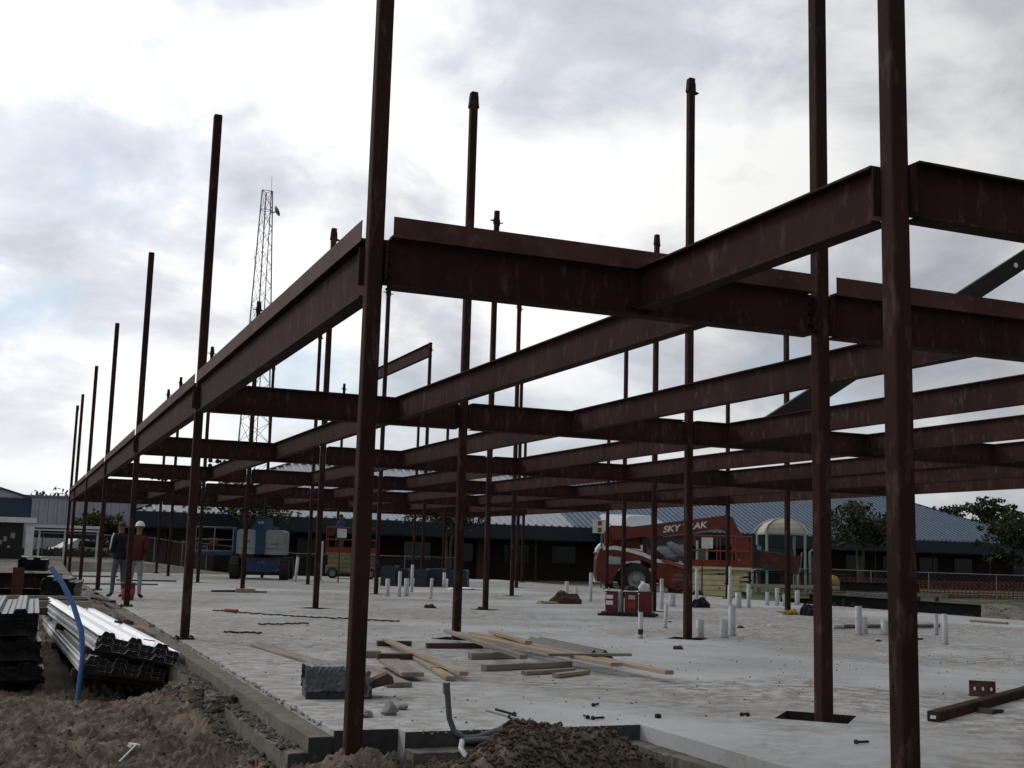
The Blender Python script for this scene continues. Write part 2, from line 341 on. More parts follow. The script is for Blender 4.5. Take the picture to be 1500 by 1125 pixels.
me.loops.add(len(fs)*4); me.loops.foreach_set('vertex_index', fs.reshape(-1)); me.polygons.add(len(fs)); me.polygons.foreach_set('loop_start', np.arange(len(fs))*4)
me.polygons.foreach_set('loop_total', np.full(len(fs), 4)); me.polygons.foreach_set('use_smooth', np.ones(len(fs), bool)); me.materials.append(M['ground']); me.update(calc_edges=True); me.validate()
tag(link('ground', me), kind='structure')
def gz(x, y): return float(ground_z(np.array([x]), np.array([y]))[0])

# clods and small stones lying on the soil
def rock_mb(mb, c, r, rr):
    p = [(1, 0, 0), (-1, 0, 0), (0, 1, 0), (0, -1, 0), (0, 0, 1), (0, 0, -1), (.6, .6, .5), (-.6, .6, .4), (.6, -.6, .4), (-.6, -.6, .5)]
    q = [(c[0]+a*r*rr.uniform(.7, 1.2), c[1]+b*r*rr.uniform(.7, 1.2), c[2]+d*r*rr.uniform(.6, 1)) for a, b, d in p]
    f = [(0, 2, 6), (2, 4, 6), (4, 0, 6), (2, 1, 7), (1, 4, 7), (4, 2, 7), (3, 0, 8), (0, 4, 8), (4, 3, 8), (1, 3, 9), (3, 4, 9), (4, 1, 9), (2, 0, 5), (1, 2, 5), (3, 1, 5), (0, 3, 5)]
    mb.add(q, f)
M['clod'] = mat('soil_clod', (.12, .09, .063), (.07, .052, .036), 9, .95, 0, .4, 60, spec=.15)
M['crumb'] = mat('dirty_concrete_crumb', (.20, .18, .155), (.11, .09, .07), 6, .95, 0, .3)
rr = random.Random(11); mb = MB()
pts = [(rr.uniform(-4, 2.1), rr.uniform(-6, 7), None) for _ in range(9000)] + [(rr.gauss(1.05, .5), rr.gauss(-1.0, .38), 1) for _ in range(5200)]
ZS = ground_z(np.array([q[0] for q in pts]), np.array([q[1] for q in pts]))
for kk, (x, y, k) in enumerate(pts):
    if (x > -.40 and y > .1 and x < .4) or (x > .36 and y > -.02) or (x < .36 and x > -.32 and y > .15) or x > 2.03: continue
    rock_mb(mb, (x, y, ZS[kk]+.002), rr.choice([.004, .006, .006, .009, .012, .018]) if k is None else rr.choice([.006, .008, .010, .013, .018, .024]), rr)
tag(mb.build('soil_clods', M['clod']), 'loose brown soil clods scattered over the dirt', 'soil', kind='stuff')
mb = MB()
for _ in range(2600):
    x = rr.uniform(-.62, -.40) if rr.random() < .45 else rr.uniform(-.40, -.28); y = rr.uniform(.4, 16)
    if x > -.40: mb_z = -.142
    else: mb_z = gz(x, y)+.01
    rock_mb(mb, (x, y, mb_z), rr.choice([.006, .009, .012, .018, .028]), rr)
for _ in range(260):
    x = rr.gauss(26.6, 1.3); y = rr.gauss(22.5, 1.0)
    if x > SX1+.2: rock_mb(mb, (x, y, gz(x, y)), rr.choice([.02, .03, .04, .06]), rr)
tag(mb.build('concrete_crumbs', M['crumb']), 'grey concrete crumbs and stones along the slab edge', 'gravel', kind='stuff')

# ------------------------------------------------------------------ slab
def slab_material():
    m = bpy.data.materials.new('dusty_slab'); m.use_nodes = True; t = m.node_tree; B = t.nodes['Principled BSDF']; B.inputs['Roughness'].default_value = .82; B.inputs['Specular IOR Level'].default_value = .3
    g = t.nodes.new('ShaderNodeNewGeometry')
    def nz(s, d=8, r=.6, st=(1, 1, 1), off=(0, 0, 0), dist=0):
        mp = t.nodes.new('ShaderNodeMapping'); mp.inputs['Scale'].default_value = st; mp.inputs['Location'].default_value = off; mp.inputs['Rotation'].default_value = (0, 0, .5); t.links.new(g.outputs['Position'], mp.inputs[0])
        n = t.nodes.new('ShaderNodeTexNoise'); n.inputs['Scale'].default_value = s; n.inputs['Detail'].default_value = d; n.inputs['Roughness'].default_value = r; n.inputs['Distortion'].default_value = dist
        t.links.new(mp.outputs[0], n.inputs['Vector']); return n.outputs['Fac']
    def mr(v, a, b, c=0, d=1):
        r = t.nodes.new('ShaderNodeMapRange'); r.interpolation_type = 'SMOOTHSTEP'; r.inputs[1].default_value = a; r.inputs[2].default_value = b; r.inputs[3].default_value = c; r.inputs[4].default_value = d; t.links.new(v, r.inputs[0]); return r.outputs[0]
    def mx(f, a, b):
        n = t.nodes.new('ShaderNodeMix'); n.data_type = 'RGBA'; t.links.new(f, n.inputs[0])
        for i, v in ((6, a), (7, b)):
            if isinstance(v, tuple): n.inputs[i].default_value = (*v, 1)
            else: t.links.new(v, n.inputs[i])
        return n.outputs[2]
    def mul(a, b):
        n = t.nodes.new('ShaderNodeMath'); n.operation = 'MULTIPLY'; t.links.new(a, n.inputs[0]); t.links.new(b, n.inputs[1]); return n.outputs[0]
    sp = t.nodes.new('ShaderNodeSeparateXYZ'); t.links.new(g.outputs['Position'], sp.inputs[0])
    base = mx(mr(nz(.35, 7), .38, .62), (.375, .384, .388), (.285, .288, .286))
    base = mx(mr(nz(1.9, 8, .7), .54, .78), base, (.19, .18, .17))
    # trodden mud: broad areas broken up by smaller noise
    area = mr(nz(.16, 5, .55, off=(4, 1, 0), dist=.6), .39, .55)
    brk = mr(nz(4.6, 10, .75, st=(1, 1.3, 1)), .40, .60)
    edge = mr(sp.outputs[0], 2.2, .2, 0, .75)
    def mth2(op, a, b):
        m_ = t.nodes.new('ShaderNodeMath'); m_.operation = op
        for i_, v_ in enumerate((a, b)):
            if isinstance(v_, (int, float)): m_.inputs[i_].default_value = v_
            else: t.links.new(v_, m_.inputs[i_])
        return m_.outputs[0]
    def band(ax, ay, c, w, wob):          # a trodden or wheeled strip of mud
        d_ = mth2('ADD', mth2('ADD', mth2('MULTIPLY', sp.outputs[0], ax), mth2('MULTIPLY', sp.outputs[1], ay)), mth2('MULTIPLY', nz(.5, 3), wob))
        return mr(mth2('ABSOLUTE', mth2('SUBTRACT', d_, c), 0), w, w*.35)
    tr1 = mul(band(.62, .78, 5.35, .55, 1.2), mr(sp.outputs[0], 2.6, 4.2))
    tr2 = mth2('MAXIMUM', band(.97, .22, 10.2, .16, 2.2), band(.97, .22, 11.9, .16, 2.2))
    tr3 = mth2('MAXIMUM', band(.30, .95, 15.5, .14, 3.0), band(.30, .95, 17.0, .14, 3.0))
    pile = mul(mr(mth2('ABSOLUTE', mth2('SUBTRACT', sp.outputs[0], 2.4), 0), 2.2, .8), mr(mth2('ABSOLUTE', mth2('SUBTRACT', sp.outputs[1], 4.8), 0), 3.6, 1.5))
    n = t.nodes.new('ShaderNodeMath'); n.operation = 'MAXIMUM'; t.links.new(area, n.inputs[0]); t.links.new(edge, n.inputs[1])
    class _o: pass
    n_ = _o(); n_.outputs = [mth2('MAXIMUM', mth2('MAXIMUM', n.outputs[0], mth2('MULTIPLY', pile, .8)), mth2('MAXIMUM', tr1, mth2('MULTIPLY', mth2('MAXIMUM', tr2, tr3), .6)))]; n = n_
    base = mx(mul(n.outputs[0], brk), base, (.165, .138, .108))
    base = mx(mr(nz(5, 8, .75, st=(.8, 1.5, 1), off=(1, 7, 0)), .61, .72, 0, .8), base, (.11, .09, .075))
    base = mx(mr(nz(38, 3, .6), .66, .72, 0, .8), base, (.05, .044, .04))
    base = mx(mr(nz(.9, 6, .6, st=(.5, 1.8, 1), off=(3, 2, 0)), .62, .70, 0, .45), base, (.17, .15, .135))
    # most vertical sides use a separate damp concrete, darkened for shade
    t.links.new(base, B.inputs['Base Color'])
    b = t.nodes.new('ShaderNodeBump'); b.inputs['Strength'].default_value = .3; b.inputs['Distance'].default_value = .02; t.links.new(nz(9, 9, .7), b.inputs['Height']); t.links.new(b.outputs[0], B.inputs['Normal'])
    return m
M['slab'] = slab_material()
M['form_face'] = mat('damp_shaded_form_concrete', (.075, .075, .08), (.045, .044, .046), 3, .8, 0, .3, 14, spots=(.11, .10, .09), sscale=9)  # damp stains, plus the shade on camera-facing sides put into the colour
M['pocket'] = mat('pocket_soil', (.028, .024, .021), (.045, .038, .032), 8, .95, 0, .5)
M['footing'] = mat('mud_stained_footing', (.19, .17, .145), (.105, .082, .062), 5, .92, 0, .5, 20, spots=(.28, .27, .26), sscale=5, slo=.58, shi=.7)
CXS = [0, 3.8585, 7.744, 12.055, 15.9, 19.8]
CYS = [0, 8.6063, 17.409, 26.2403, 35.0323, 43.6424, 48.0375]
cells = [(i, j) for i in range(1, 5) for j in range(0, 6)]
HD = .40
mb = MB()
def slab_rects(x0, x1, y0, y1, holes):
    # split the rectangle round square cells, then fill each cell with four corner triangles round a diamond opening
    xs = sorted({x0, x1} | {h[0]-HD for h in holes} | {h[0]+HD for h in holes}); ys = sorted({y0, y1} | {h[1]-HD for h in holes} | {h[1]+HD for h in holes})
    for a, b in zip(xs, xs[1:]):
        for c, d in zip(ys, ys[1:]):
            ctr = ((a+b)/2, (c+d)/2)
            hit = [h for h in holes if abs(h[0]-ctr[0]) < .01 and abs(h[1]-ctr[1]) < .01]
            if not hit: mb.add([(a, c, 0), (b, c, 0), (b, d, 0), (a, d, 0)], [(0, 1, 2, 3)]); continue
            hx, hy = hit[0]; D = [(hx, hy-HD), (hx+HD, hy), (hx, hy+HD), (hx-HD, hy)]
            for k, cn in enumerate(((a, c), (b, c), (b, d), (a, d))):
                p, q = D[k], D[(k-1) % 4]
                mb.add([(*cn, 0), (*p, 0), (*q, 0)], [(0, 1, 2)])
            mb.cur = 1
            for k in range(4):
                p, q = D[k], D[(k+1) % 4]; mb.add([(*p, 0), (*q, 0), (*q, -.13), (*p, -.13)], [(3, 2, 1, 0)])
            mb.add([(*p, -.10) for p in D], [(0, 1, 2, 3)]); mb.cur = 0
holes = [(CXS[i], CYS[j]) for i, j in cells]
# the hole of the front-row column at x1 lies between the two slab strips, so the strips meet at y = 0.75
slab_rects(-.09, 2.2, .62, SY1, [])
slab_rects(2.2, SX1, .62, SY1, [h for h in holes if h[1] > 1])
slab_rects(2.2, SX1, -3.1, .62, [(h[0], h[1]+.10) for h in holes if h[1] < 1 ])
mb.add([(-.09, .16, 0), (.37, .16, 0), (.37, .62, 0), (-.09, .62, 0)], [(0, 1, 2, 3)]); mb.add([(.37, .0, 0), (2.2, .0, 0), (2.2, .62, 0), (.37, .62, 0)], [(0, 1, 2, 3)])
# the edge columns stand on the rim; sides of the slab
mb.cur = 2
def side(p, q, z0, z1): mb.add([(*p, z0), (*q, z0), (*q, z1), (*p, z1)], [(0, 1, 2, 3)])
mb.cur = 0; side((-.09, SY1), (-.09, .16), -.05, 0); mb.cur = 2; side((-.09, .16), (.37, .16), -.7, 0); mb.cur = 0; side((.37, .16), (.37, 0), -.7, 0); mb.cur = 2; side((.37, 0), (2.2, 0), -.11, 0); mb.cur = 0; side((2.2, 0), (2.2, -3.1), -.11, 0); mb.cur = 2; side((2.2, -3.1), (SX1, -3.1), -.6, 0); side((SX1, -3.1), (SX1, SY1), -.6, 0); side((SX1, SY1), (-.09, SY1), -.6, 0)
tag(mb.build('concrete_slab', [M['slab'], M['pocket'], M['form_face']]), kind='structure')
# brick ledges and footing, chipped along their edges
def rough_strip(mb, x0, x1, y0, y1, z0, z1, n, amp, along='y'):
    r = random.Random(5); A = np.linspace(0, 1, n+1); V = []
    for a in A:
        j = [r.uniform(-amp, amp) for _ in range(4)]
        if along == 'y': y = y0+(y1-y0)*a; V += [(x0+j[0], y, z0), (x0+j[1]*1.3, y, z1+min(0, j[2])), (x1, y, z1+j[3]*.35), (x1, y, z0)]
        else: x = x0+(x1-x0)*a; V += [(x, y0+j[0], z0), (x, y0+j[1]*1.3, z1+min(0, j[2])), (x, y1, z1+j[3]*.35), (x, y1, z0)]
    F = []
    for k in range(n):
        b = 4*k
        F += [(b, b+4, b+5, b+1), (b+1, b+5, b+6, b+2)] if along == 'y' else [(b+4, b, b+1, b+5), (b+5, b+1, b+2, b+6)]
    F += [(0, 1, 2, 3), (4*n+3, 4*n+2, 4*n+1, 4*n)]
    mb.add(V, F)
mb = MB()
rough_strip(mb, -.262, -.092, .175, 48.4, -.7, -.042, 220, .006)
mb.cur = 0; rough_strip(mb, -.40, -.268, .18, 48.4, -.7, -.145, 300, .014)
rough_strip(mb, .372, 2.196, -.20, -.004, -.7, -.11, 40, .006, 'x')
rough_strip(mb, 2.06, 2.196, -3.1, -.21, -.7, -.11, 60, .012)
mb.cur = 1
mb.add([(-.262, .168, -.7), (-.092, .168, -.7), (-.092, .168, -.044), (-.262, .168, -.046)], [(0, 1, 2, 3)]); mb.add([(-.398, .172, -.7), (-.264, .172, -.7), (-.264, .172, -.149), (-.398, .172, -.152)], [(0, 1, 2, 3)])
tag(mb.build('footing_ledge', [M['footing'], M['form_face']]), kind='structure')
# the rim of mortar and chips where the slab breaks off at its left edge
mb = MB(); r_ = random.Random(9)
for k in range(420):
    y = r_.uniform(.3, 30); rock_mb(mb, (-.088+r_.gauss(0, .008), y, r_.uniform(-.02, .0)), r_.uniform(.008, .022), r_)
for k in range(90):
    rock_mb(mb, (r_.uniform(.4, 2.2), .0+r_.gauss(0, .01), r_.uniform(-.02, 0)), r_.uniform(.006, .014), r_)
tag(mb.build('slab_rim_chips', M['concrete']), 'chipped mortar crumbs along the slab rim', 'rubble', kind='stuff')

# ------------------------------------------------------------------ steel frame
def hss_mesh(s, h, name):
    mb = MB(); c = s*.13; hs = s/2
    pr = [(-hs+c, -hs), (hs-c, -hs), (hs-c*.3, -hs+c*.3), (hs, -hs+c), (hs, hs-c), (hs-c*.3, hs-c*.3), (hs-c, hs), (-hs+c, hs), (-hs+c*.3, hs-c*.3), (-hs, hs-c), (-hs, -hs+c), (-hs+c*.3, -hs+c*.3)]
    n = len(pr); vs = [(x, y, 0) for x, y in pr]+[(x, y, h) for x, y in pr]
    mb.add(vs, [(i, (i+1) % n, n+(i+1) % n, n+i) for i in range(n)]+[tuple(range(n-1, -1, -1)), tuple(range(n, 2*n))])
    return mb.mesh(name, M['primer'])
def base_plate_mesh():
    mb = MB(); mb.box(-.12, .12, -.12, .12, 0, .02)
    for sx in (-1, 1):
        for sy in (-1, 1): mb.lathe([(.014, .02), (.014, .045)], 6, Matrix.Translation((sx*.095, sy*.095, 0)), False)
    return mb.mesh('base_plate', M['primer_dark'])
PLATE = base_plate_mesh()
def seat_mesh(k):
    mb = MB()                                    # bent clip plates at a column head
    if k == 0:
        mb.prism([(.0, 0), (.012, .03), (.085, .055), (.016, .075), (.012, .20), (0, .24)], -.045, .045)
    elif k == 1:
        mb.prism([(0, .0), (.022, .02), (.010, .10), (.004, .2), (0, .22)], -.045, .045)
    else:
        mb.bar((0, 0, .02), (.10, 0, .035), .07, .014); mb.box(0, .012, -.05, .05, -.05, .10)
    return mb.mesh('seat_clip', M['primer'])
SEATS = [seat_mesh(k) for k in range(3)]
CAP = MB().box(-.05, .05, -.05, .05, 0, .010).mesh('cap_plate', M['primer'])
ZT = [7.29, 8.32, 9.26, 9.24, 8.30, 7.30]
CS = .114
def column(x, y, z0, h, label, seats=(), s=CS, cat='column', group='steel columns of the frame'):
    o = link('steel_column', hss_mesh(s, h-z0, 'steel_column'), None, (x, y, z0)); tag(o, label, cat, group)
    link('base_plate', PLATE, o, (0, 0, .002)); link('cap_plate', CAP, o, (0, 0, h-z0+.001))
    for k, (side_, zz_) in enumerate(seats):
        link('seat_clip', SEATS[side_ // 4 % 3], o, ((s/2+.0005)*[1, 0, -1, 0][side_ % 4], (s/2+.0005)*[0, 1, 0, -1][side_ % 4], zz_-z0), (0, 0, [0, math.pi/2, math.pi, -math.pi/2][side_ % 4]))
    return o
rc = random.Random(4)
for j in range(7):
    for i in range(6):
        x, y = CXS[i], CYS[j]
        if i == 0 and j == 0: lab = 'tall steel column in the notch at the front left corner of the slab'
        elif i == 0: lab = f'bare topped steel column on the left slab rim, {ORD[j+1]} from the front'
        else: lab = f'{ORD[i+1]} steel column from the left in the {ORD[j+1]} row from the front'
        seats = []
        if i > 0: seats = [(0+4*rc.randint(0, 2), ZT[i]-.30), (2+4*rc.choice([1, 2]), ZT[i]-.26)]
        if i == 1 and j == 1: seats = [(4, ZT[i]-.26), (6, ZT[i]-.25)]
        if i == 2 and j == 1: seats = [(0, ZT[i]-.29), (6, ZT[i]-.24)]
        if i == 0 and j == 6: seats = [(4, 7.1)]
        z0 = -.45 if (i, j) == (0, 0) else (-.10 if 0 < i < 5 and j < 6 else 0.0)
        column(x, y, z0, ZT[i], lab, seats)
column(2.15, -2.95, -.45, 8.4, 'thick dark steel column closest to the camera, right of the plank pile')
column(8.2, -2.95, -.0, 9.2, 'steel column at the far right end of the porch girder')

def ibeam_mesh(l, d, w, e0, e1, tf=.014, tw=.010, c0=.0, c1=.0):
    """along +x from 0 to l, top at z 0; web runs e0..l-e1, flanges are coped back by c0 and c1"""
    mb = MB()
    mb.box(e0+c0, l-e1-c1, -w/2, w/2, -tf, 0); mb.box(e0+c0, l-e1-c1, -w/2, w/2, -d, -d+tf)
    mb.box(e0, l-e1, -tw/2, tw/2, -d+tf, -tf) if not (c0 or c1) else mb.box(e0, l-e1, -tw/2, tw/2, -d+tf+.004, -tf-.004)
    return mb.mesh('beam', M['primer'])
BOLT = MB().lathe([(.0135, 0), (.0135, .012), (.009, .022)], 6, None, False).mesh('bolt', M['bolt'])
CLIP = MB().box(-.005, .005, 0, .085, -.14, .14).mesh('clip_plate', M['primer'])
CACHE = {}
def beam(p, q, d, w, label, name='floor_beam', cope=.06, near=False, edge=0, cat='beam', group='floor beams along the building'):
    p = Vector(p); q = Vector(q); l = (q-p).length; rz = math.atan2(q.y-p.y, q.x-p.x); ry = -math.asin((q.z-p.z)/l)
    key = (round(l, 3), d, w, cope)
    if key not in CACHE: CACHE[key] = ibeam_mesh(l, d, w, 0, 0, c0=cope, c1=cope)
    o = link(name, CACHE[key], None, p, (0, ry, rz)); tag(o, label, cat, group)
    if edge:      # bent edge plate standing on the outer flange tip, outside = edge * local y
        mb = MB(); yo = edge*(w/2+.006)
        mb.box(cope, l-cope, min(yo, yo-edge*.006), max(yo, yo-edge*.006), -.012, .14); mb.box(cope, l-cope, min(yo-edge*.007, yo-edge*.10), max(yo-edge*.007, yo-edge*.10), .002, .008)
        mb.build('edge_plate', M['primer_edge'], o)
    if near:
        for e, xx in ((1, .004), (-1, l-.004)):
            for sy in (1, -1):
                link('clip_plate', CLIP, o, (xx+e*.001, .006*sy if sy > 0 else -.006-.085, -d/2))
            for k in range(3):
                link('bolt', BOLT, o, (xx+e*.04, -.006, -d/2+.09-.09*k), (math.pi/2, 0, 0))
    return o
ZB = 3.46; AX = [19.8/7*k for k in range(8)]
HW = CS/2
for j in range(7):                        # girders across, column to column
    for i in range(5):
        e = -1 if j == 0 else 0
        lab = f'dark cross girder in the {ORD[j+1]} row from the front, {ORD[i+1]} bay from the left'
        g0 = .012
        beam((CXS[i]+HW+g0, CYS[j], ZB), (CXS[i+1]-HW-g0, CYS[j], ZB), .40 if j else .37, .15, lab, 'floor_girder', .045, near=(j < 2), edge=e, group='cross girders of the floor frame')
for j in range(6):                        # beams along the building
    for k, x in enumerate(AX):
        endc = k in (0, 7)
        o_ = HW+.012 if endc else .012
        if k == 0: lab = f'edge beam with upstand plate along the left side, {ORD[j+1]} bay from the front'
        elif k == 7: lab = f'edge beam along the right side, {ORD[j+1]} bay from the front'
        else: lab = f'reddish brown floor beam, {ORD[k+1]} from the left edge, in the {ORD[j+1]} bay from the front'
        beam((x, CYS[j]+o_, ZB), (x, CYS[j+1]-o_, ZB), .43 if k == 0 else .34, .13, lab, 'floor_beam', .05 if endc else .09, near=(j < 2), edge=1 if k == 0 else 0)
beam((2.15, -2.95+HW+.012, ZB), (2.15, -.012, ZB), .335, .13, 'short beam from the nearest thick column back to the front girder', 'floor_beam', .05, near=True)
beam((2.15+HW+.012, -2.95, ZB), (8.2-HW-.012, -2.95, ZB), .33, .14, 'dark porch girder running right from the nearest thick column', 'floor_girder', .05, near=True, group='cross girders of the floor frame')
# roof beam already up between two inner columns at the back
beam((CXS[3], CYS[4]-HW-.012, ZT[3]-.02), (CXS[3], CYS[5]-HW-.012, ZT[3]-.02), .5, .16, 'lone roof beam high between two rear columns', 'roof_beam', .04, group='raised roof steel')
# raking channel with a punched hole, between the second girder and the tall columns right
def channel():
    mb = MB(); p = Vector((9.1, 8.80, 3.30)); q = Vector((17.6, 8.80, 8.55)); d = (q-p).normalized()
    mb.bar(p, q, .012, .30, d.cross(Vector((0, 1, 0)))); n = d.cross(Vector((0, -1, 0))).normalized()
    if n.z < 0: n = -n
    mb.bar(p+n*.155+Vector((0, .04, 0)), q+n*.155+Vector((0, .04, 0)), .09, .010, n); mb.bar(p-n*.155+Vector((0, .04, 0)), q-n*.155+Vector((0, .04, 0)), .09, .010, n)
    o = mb.build('raking_channel', M['primer_dark']); tag(o, 'black raking steel channel with a round hole sloping up behind the right columns', 'beam', 'raised roof steel')
    c = p+d*6.95; m = MB(); m.lathe([(.05, -.009), (.05, .009)], 14, Matrix.Translation(c)@Matrix.Rotation(math.pi/2, 4, 'X'), False); m.build('painted_hole_light', M['white'], o)  # white disc paints the daylight seen through the hole; no opening is cut
channel()
# bolt holes with light showing through are left out of the front girder

# ------------------------------------------------------------------ school behind the site
def standing_seam(parent, quad_fn, x0, x1, pitch, mt, name='roof_panel'):
    """one tray with its upstanding seam per pitch; quad_fn(x) -> (eave point, top point)"""
    n = int((x1-x0)/pitch)
    for k in range(n):
        a = x0+pitch*k; b = a+pitch
        (e0, t0), (e1, t1) = quad_fn(a), quad_fn(b)
        mb = MB(); e0, t0, e1, t1 = map(Vector, (e0, t0, e1, t1)); up_ = Vector((0, 0, .09))
        s0 = e0+(e1-e0)*.3; s1 = t0+(t1-t0)*.3
        mb.add([e0, t0, s1, s0, e0+up_, t0+up_, s1+up_, s0+up_], [(4, 7, 6, 5), (0, 4, 5, 1), (3, 2, 6, 7), (0, 3, 7, 4)])
        mb.add([s0, s1, t1, e1, s0-up_, e1-up_], [(0, 3, 2, 1), (0, 4, 5, 3)])
        mb.build(name, mt, parent)
def school():
    o = thing('school_building', 'long low school with blue grey ribbed metal hip roof and dark eaves', 'building', (0, 60, 0))
    X0, X1 = 3.7, 70.0; ze = 3.1; xr0, xr1, yr, zr = 14.0, 61.2, 8.0, 6.72
    def q(x):
        if x < xr0: f = (x-X0)/(xr0-X0)
        elif x > xr1: f = (X1-x)/(X1-xr1)
        else: f = 1
        f = max(f, 0); return (x, 0, ze), (x, yr*f, ze+(zr-ze)*f)
    standing_seam(o, q, X0, 30.2, .53, M['roof_light']); standing_seam(o, q, 30.2, X1, .40, M['roof'])
    mb = MB(); mb.add([(X0, 0, ze-.05), (xr0, yr, zr-.05), (X0, 16, ze-.05), (xr1, yr, zr-.05), (X1, 0, ze-.05), (X1, 16, ze-.05)], [(0, 1, 2), (2, 1, 3, 5), (3, 4, 5), (0, 4, 3, 1)])
    mb.build('roof_deck', M['roof'], o)
    mb = MB(); mb.bar((xr0, yr, zr+.06), (xr1, yr, zr+.06), .3, .08); mb.bar((xr1, yr, zr+.05), (X1, 0, ze+.05), .25, .07); mb.bar((xr0, yr, zr+.05), (X0, 0, ze+.05), .25, .07)
    mb.build('ridge_cap', M['fascia'], o)
    mb = MB(); mb.add([(31.7, -3.0, 2.95), (36.3, -3.0, 2.95), (36.3, 1.5, 3.0), (31.7, 1.5, 3.0), (33.1, -1.8, 3.85), (34.7, -1.6, 3.95), (34.7, 4.0, 4.2), (33.1, 4.0, 4.2)], [(0, 1, 5, 4), (1, 2, 6, 5), (3, 0, 4, 7), (4, 5, 6, 7)]); mb.build('porch_roof', M['roof_light'], o); MB().box(31.8, 36.2, -2.95, 1.4, 2.7, 2.94).build('porch_fascia', M['fascia'], o)
    for x in (32.1, 35.9): MB().box(x-.1, x+.1, -2.8, -2.6, -.6, 2.7).build('porch_post', M['dark_metal'], o)
    mb = MB(); mb.box(X0, X1, -.03, .0, 2.28, ze-.03); mb.box(X0-.03, X0, 0, 16, 2.28, ze-.03); mb.build('fascia', M['fascia'], o)
    mb = MB(); mb.box(X0+.02, X1-.02, .02, 15.9, 2.20, 2.28); mb.build('soffit', M['fascia'], o)
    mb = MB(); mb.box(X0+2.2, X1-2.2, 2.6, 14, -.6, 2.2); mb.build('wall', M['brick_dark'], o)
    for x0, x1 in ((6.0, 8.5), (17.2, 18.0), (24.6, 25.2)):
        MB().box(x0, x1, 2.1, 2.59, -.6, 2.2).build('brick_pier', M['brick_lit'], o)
    for k in range(17):
        x = 10+k*3.3
        w = MB().box(x, x+1.8, 2.53, 2.59, .75, 1.95).build('window', M['dark_metal'], o); MB().box(x+.06, x+1.74, 2.50, 2.53, .81, 1.89).build('pane', M['dark_glass'], w)
    for k in range(12):
        x = 7+k*5.2; MB().box(x-.06, x+.06, .35, .47, -.6, 2.2).build('canopy_post', M['dark_metal'], o)
    MB().box(35.2, 36.6, .6, .75, 2.0, 2.1).build('strip_light', M['white'], o)
school()
o = thing('school_annex', 'dark flat roofed wing past the right end of the school', 'building', (0, 64, 0)); MB().box(67.9, 100, 1, 12, -.6, 2.1).build('wall', M['brick_dark'], o); MB().box(70.1, 101, -.6, 12.5, 2.1, 2.6).build('fascia', M['fascia'], o)
for k in range(6): MB().box(71+k*4, 73+k*4, .94, .995, .6, 1.7).build('window', M['dark_glass'], o)
# left: blue gabled entrance with pale canopy
def entrance():
    o = thing('entrance_building', 'blue walled building end with pale gable roof and white canopy post', 'building', (-1.55, 52, 0))
    mb = MB(); mb.box(-7, 0, .05, 6, 2.36, 3.24); mb.build('wall', M['blue_wall'], o)
    for k in range(10):
        x = -4.5+k*.45
        MB().add([(x, -.02, 3.27), (x+.40, -.02, 3.27), (x+.40, 5.5, 3.27+(-x-.4)*.30+.02), (x, 5.5, 3.27+(-x)*.30+.02)], [(0, 1, 2, 3)]).add([(x, -.03, 3.2), (x+.03, -.03, 3.2), (x+.03, -.03, 3.33), (x, -.03, 3.33)], [(0, 1, 2, 3)]).build('roof_panel', M['roof_light'], o)
    mb = MB(); mb.add([(-4.5, .03, 3.25), (.0, .03, 3.25), (-4.5, .03, 4.55)], [(0, 1, 2)]); mb.add([(-4.5, 5.9, 3.25), (.0, 5.9, 3.25), (-4.5, 5.9, 4.55)], [(2, 1, 0)]); mb.build('gable', M['roof_light'], o)
    mb = MB(); mb.bar((-4.6, -.02, 4.62), (.06, -.02, 3.26), .12, .09); mb.box(.0, .06, -.02, .08, 2.36, 3.2); mb.build('trim', M['blue_trim'], o)
    mb = MB(); mb.box(-7, .32, -1.0, .04, 2.10, 2.34); mb.build('canopy', M['white'], o)
    mb = MB(); mb.box(-.10, .24, -.9, -.6, -.3, 2.10); mb.build('post', M['white'], o)
    mb = MB(); mb.box(-7, -.2, 1.5, 5.8, -.3, 2.36); mb.build('recess_wall', M['dark_glass'], o)
    for x, z, w, h in ((-1.05, 1.25, .16, .22), (-.75, 1.4, .2, .25), (-1.2, 1.1, .1, .2), (-.85, .95, .12, .1)):
        MB().box(x, x+w, 1.46, 1.49, z, z+h).build('notice', M['white'], o)
entrance()
def hall():
    o = thing('metal_hall', 'big pale ribbed metal hall behind the blue entrance building', 'building', (0, 75, 0))
    for k in range(36):
        x = -9+k*.55
        MB().box(x, x+.52, 0, .06, -.2, 4.15).box(x+.2, x+.28, -.035, 0, -.2, 4.15).build('wall_panel', M['hall_wall'], o)
    MB().box(-9, 10.8, .08, 12, -.2, 4.0).build('body', M['hall_wall'], o)
    MB().bar((-9, -.02, 4.2), (10.8, -.02, 4.2), .2, .1).build('eave_trim', M['galv_dull'], o)
hall()
def walkway():
    o = thing('covered_walkway', 'flat white covered walkway canopy running behind the chain link fence', 'canopy', (0, 60, 0))
    MB().box(-1.3, 2.2, -.1, 2.2, 2.02, 2.17).build('canopy_roof', M['white'], o); MB().box(-1.3, 2.2, -.12, -.10, 1.86, 1.94).build('gutter', M['white'], o)
    MB().box(-1.25, 2.15, 1.9, 2.1, 1.5, 2.02).build('beam', M['blue_trim'], o)
    for x in (-.9, .36, 2.0):
        MB().box(x-.05, x+.05, .0, .1, -.2, 1.86).build('post', M['white'], o)
walkway()
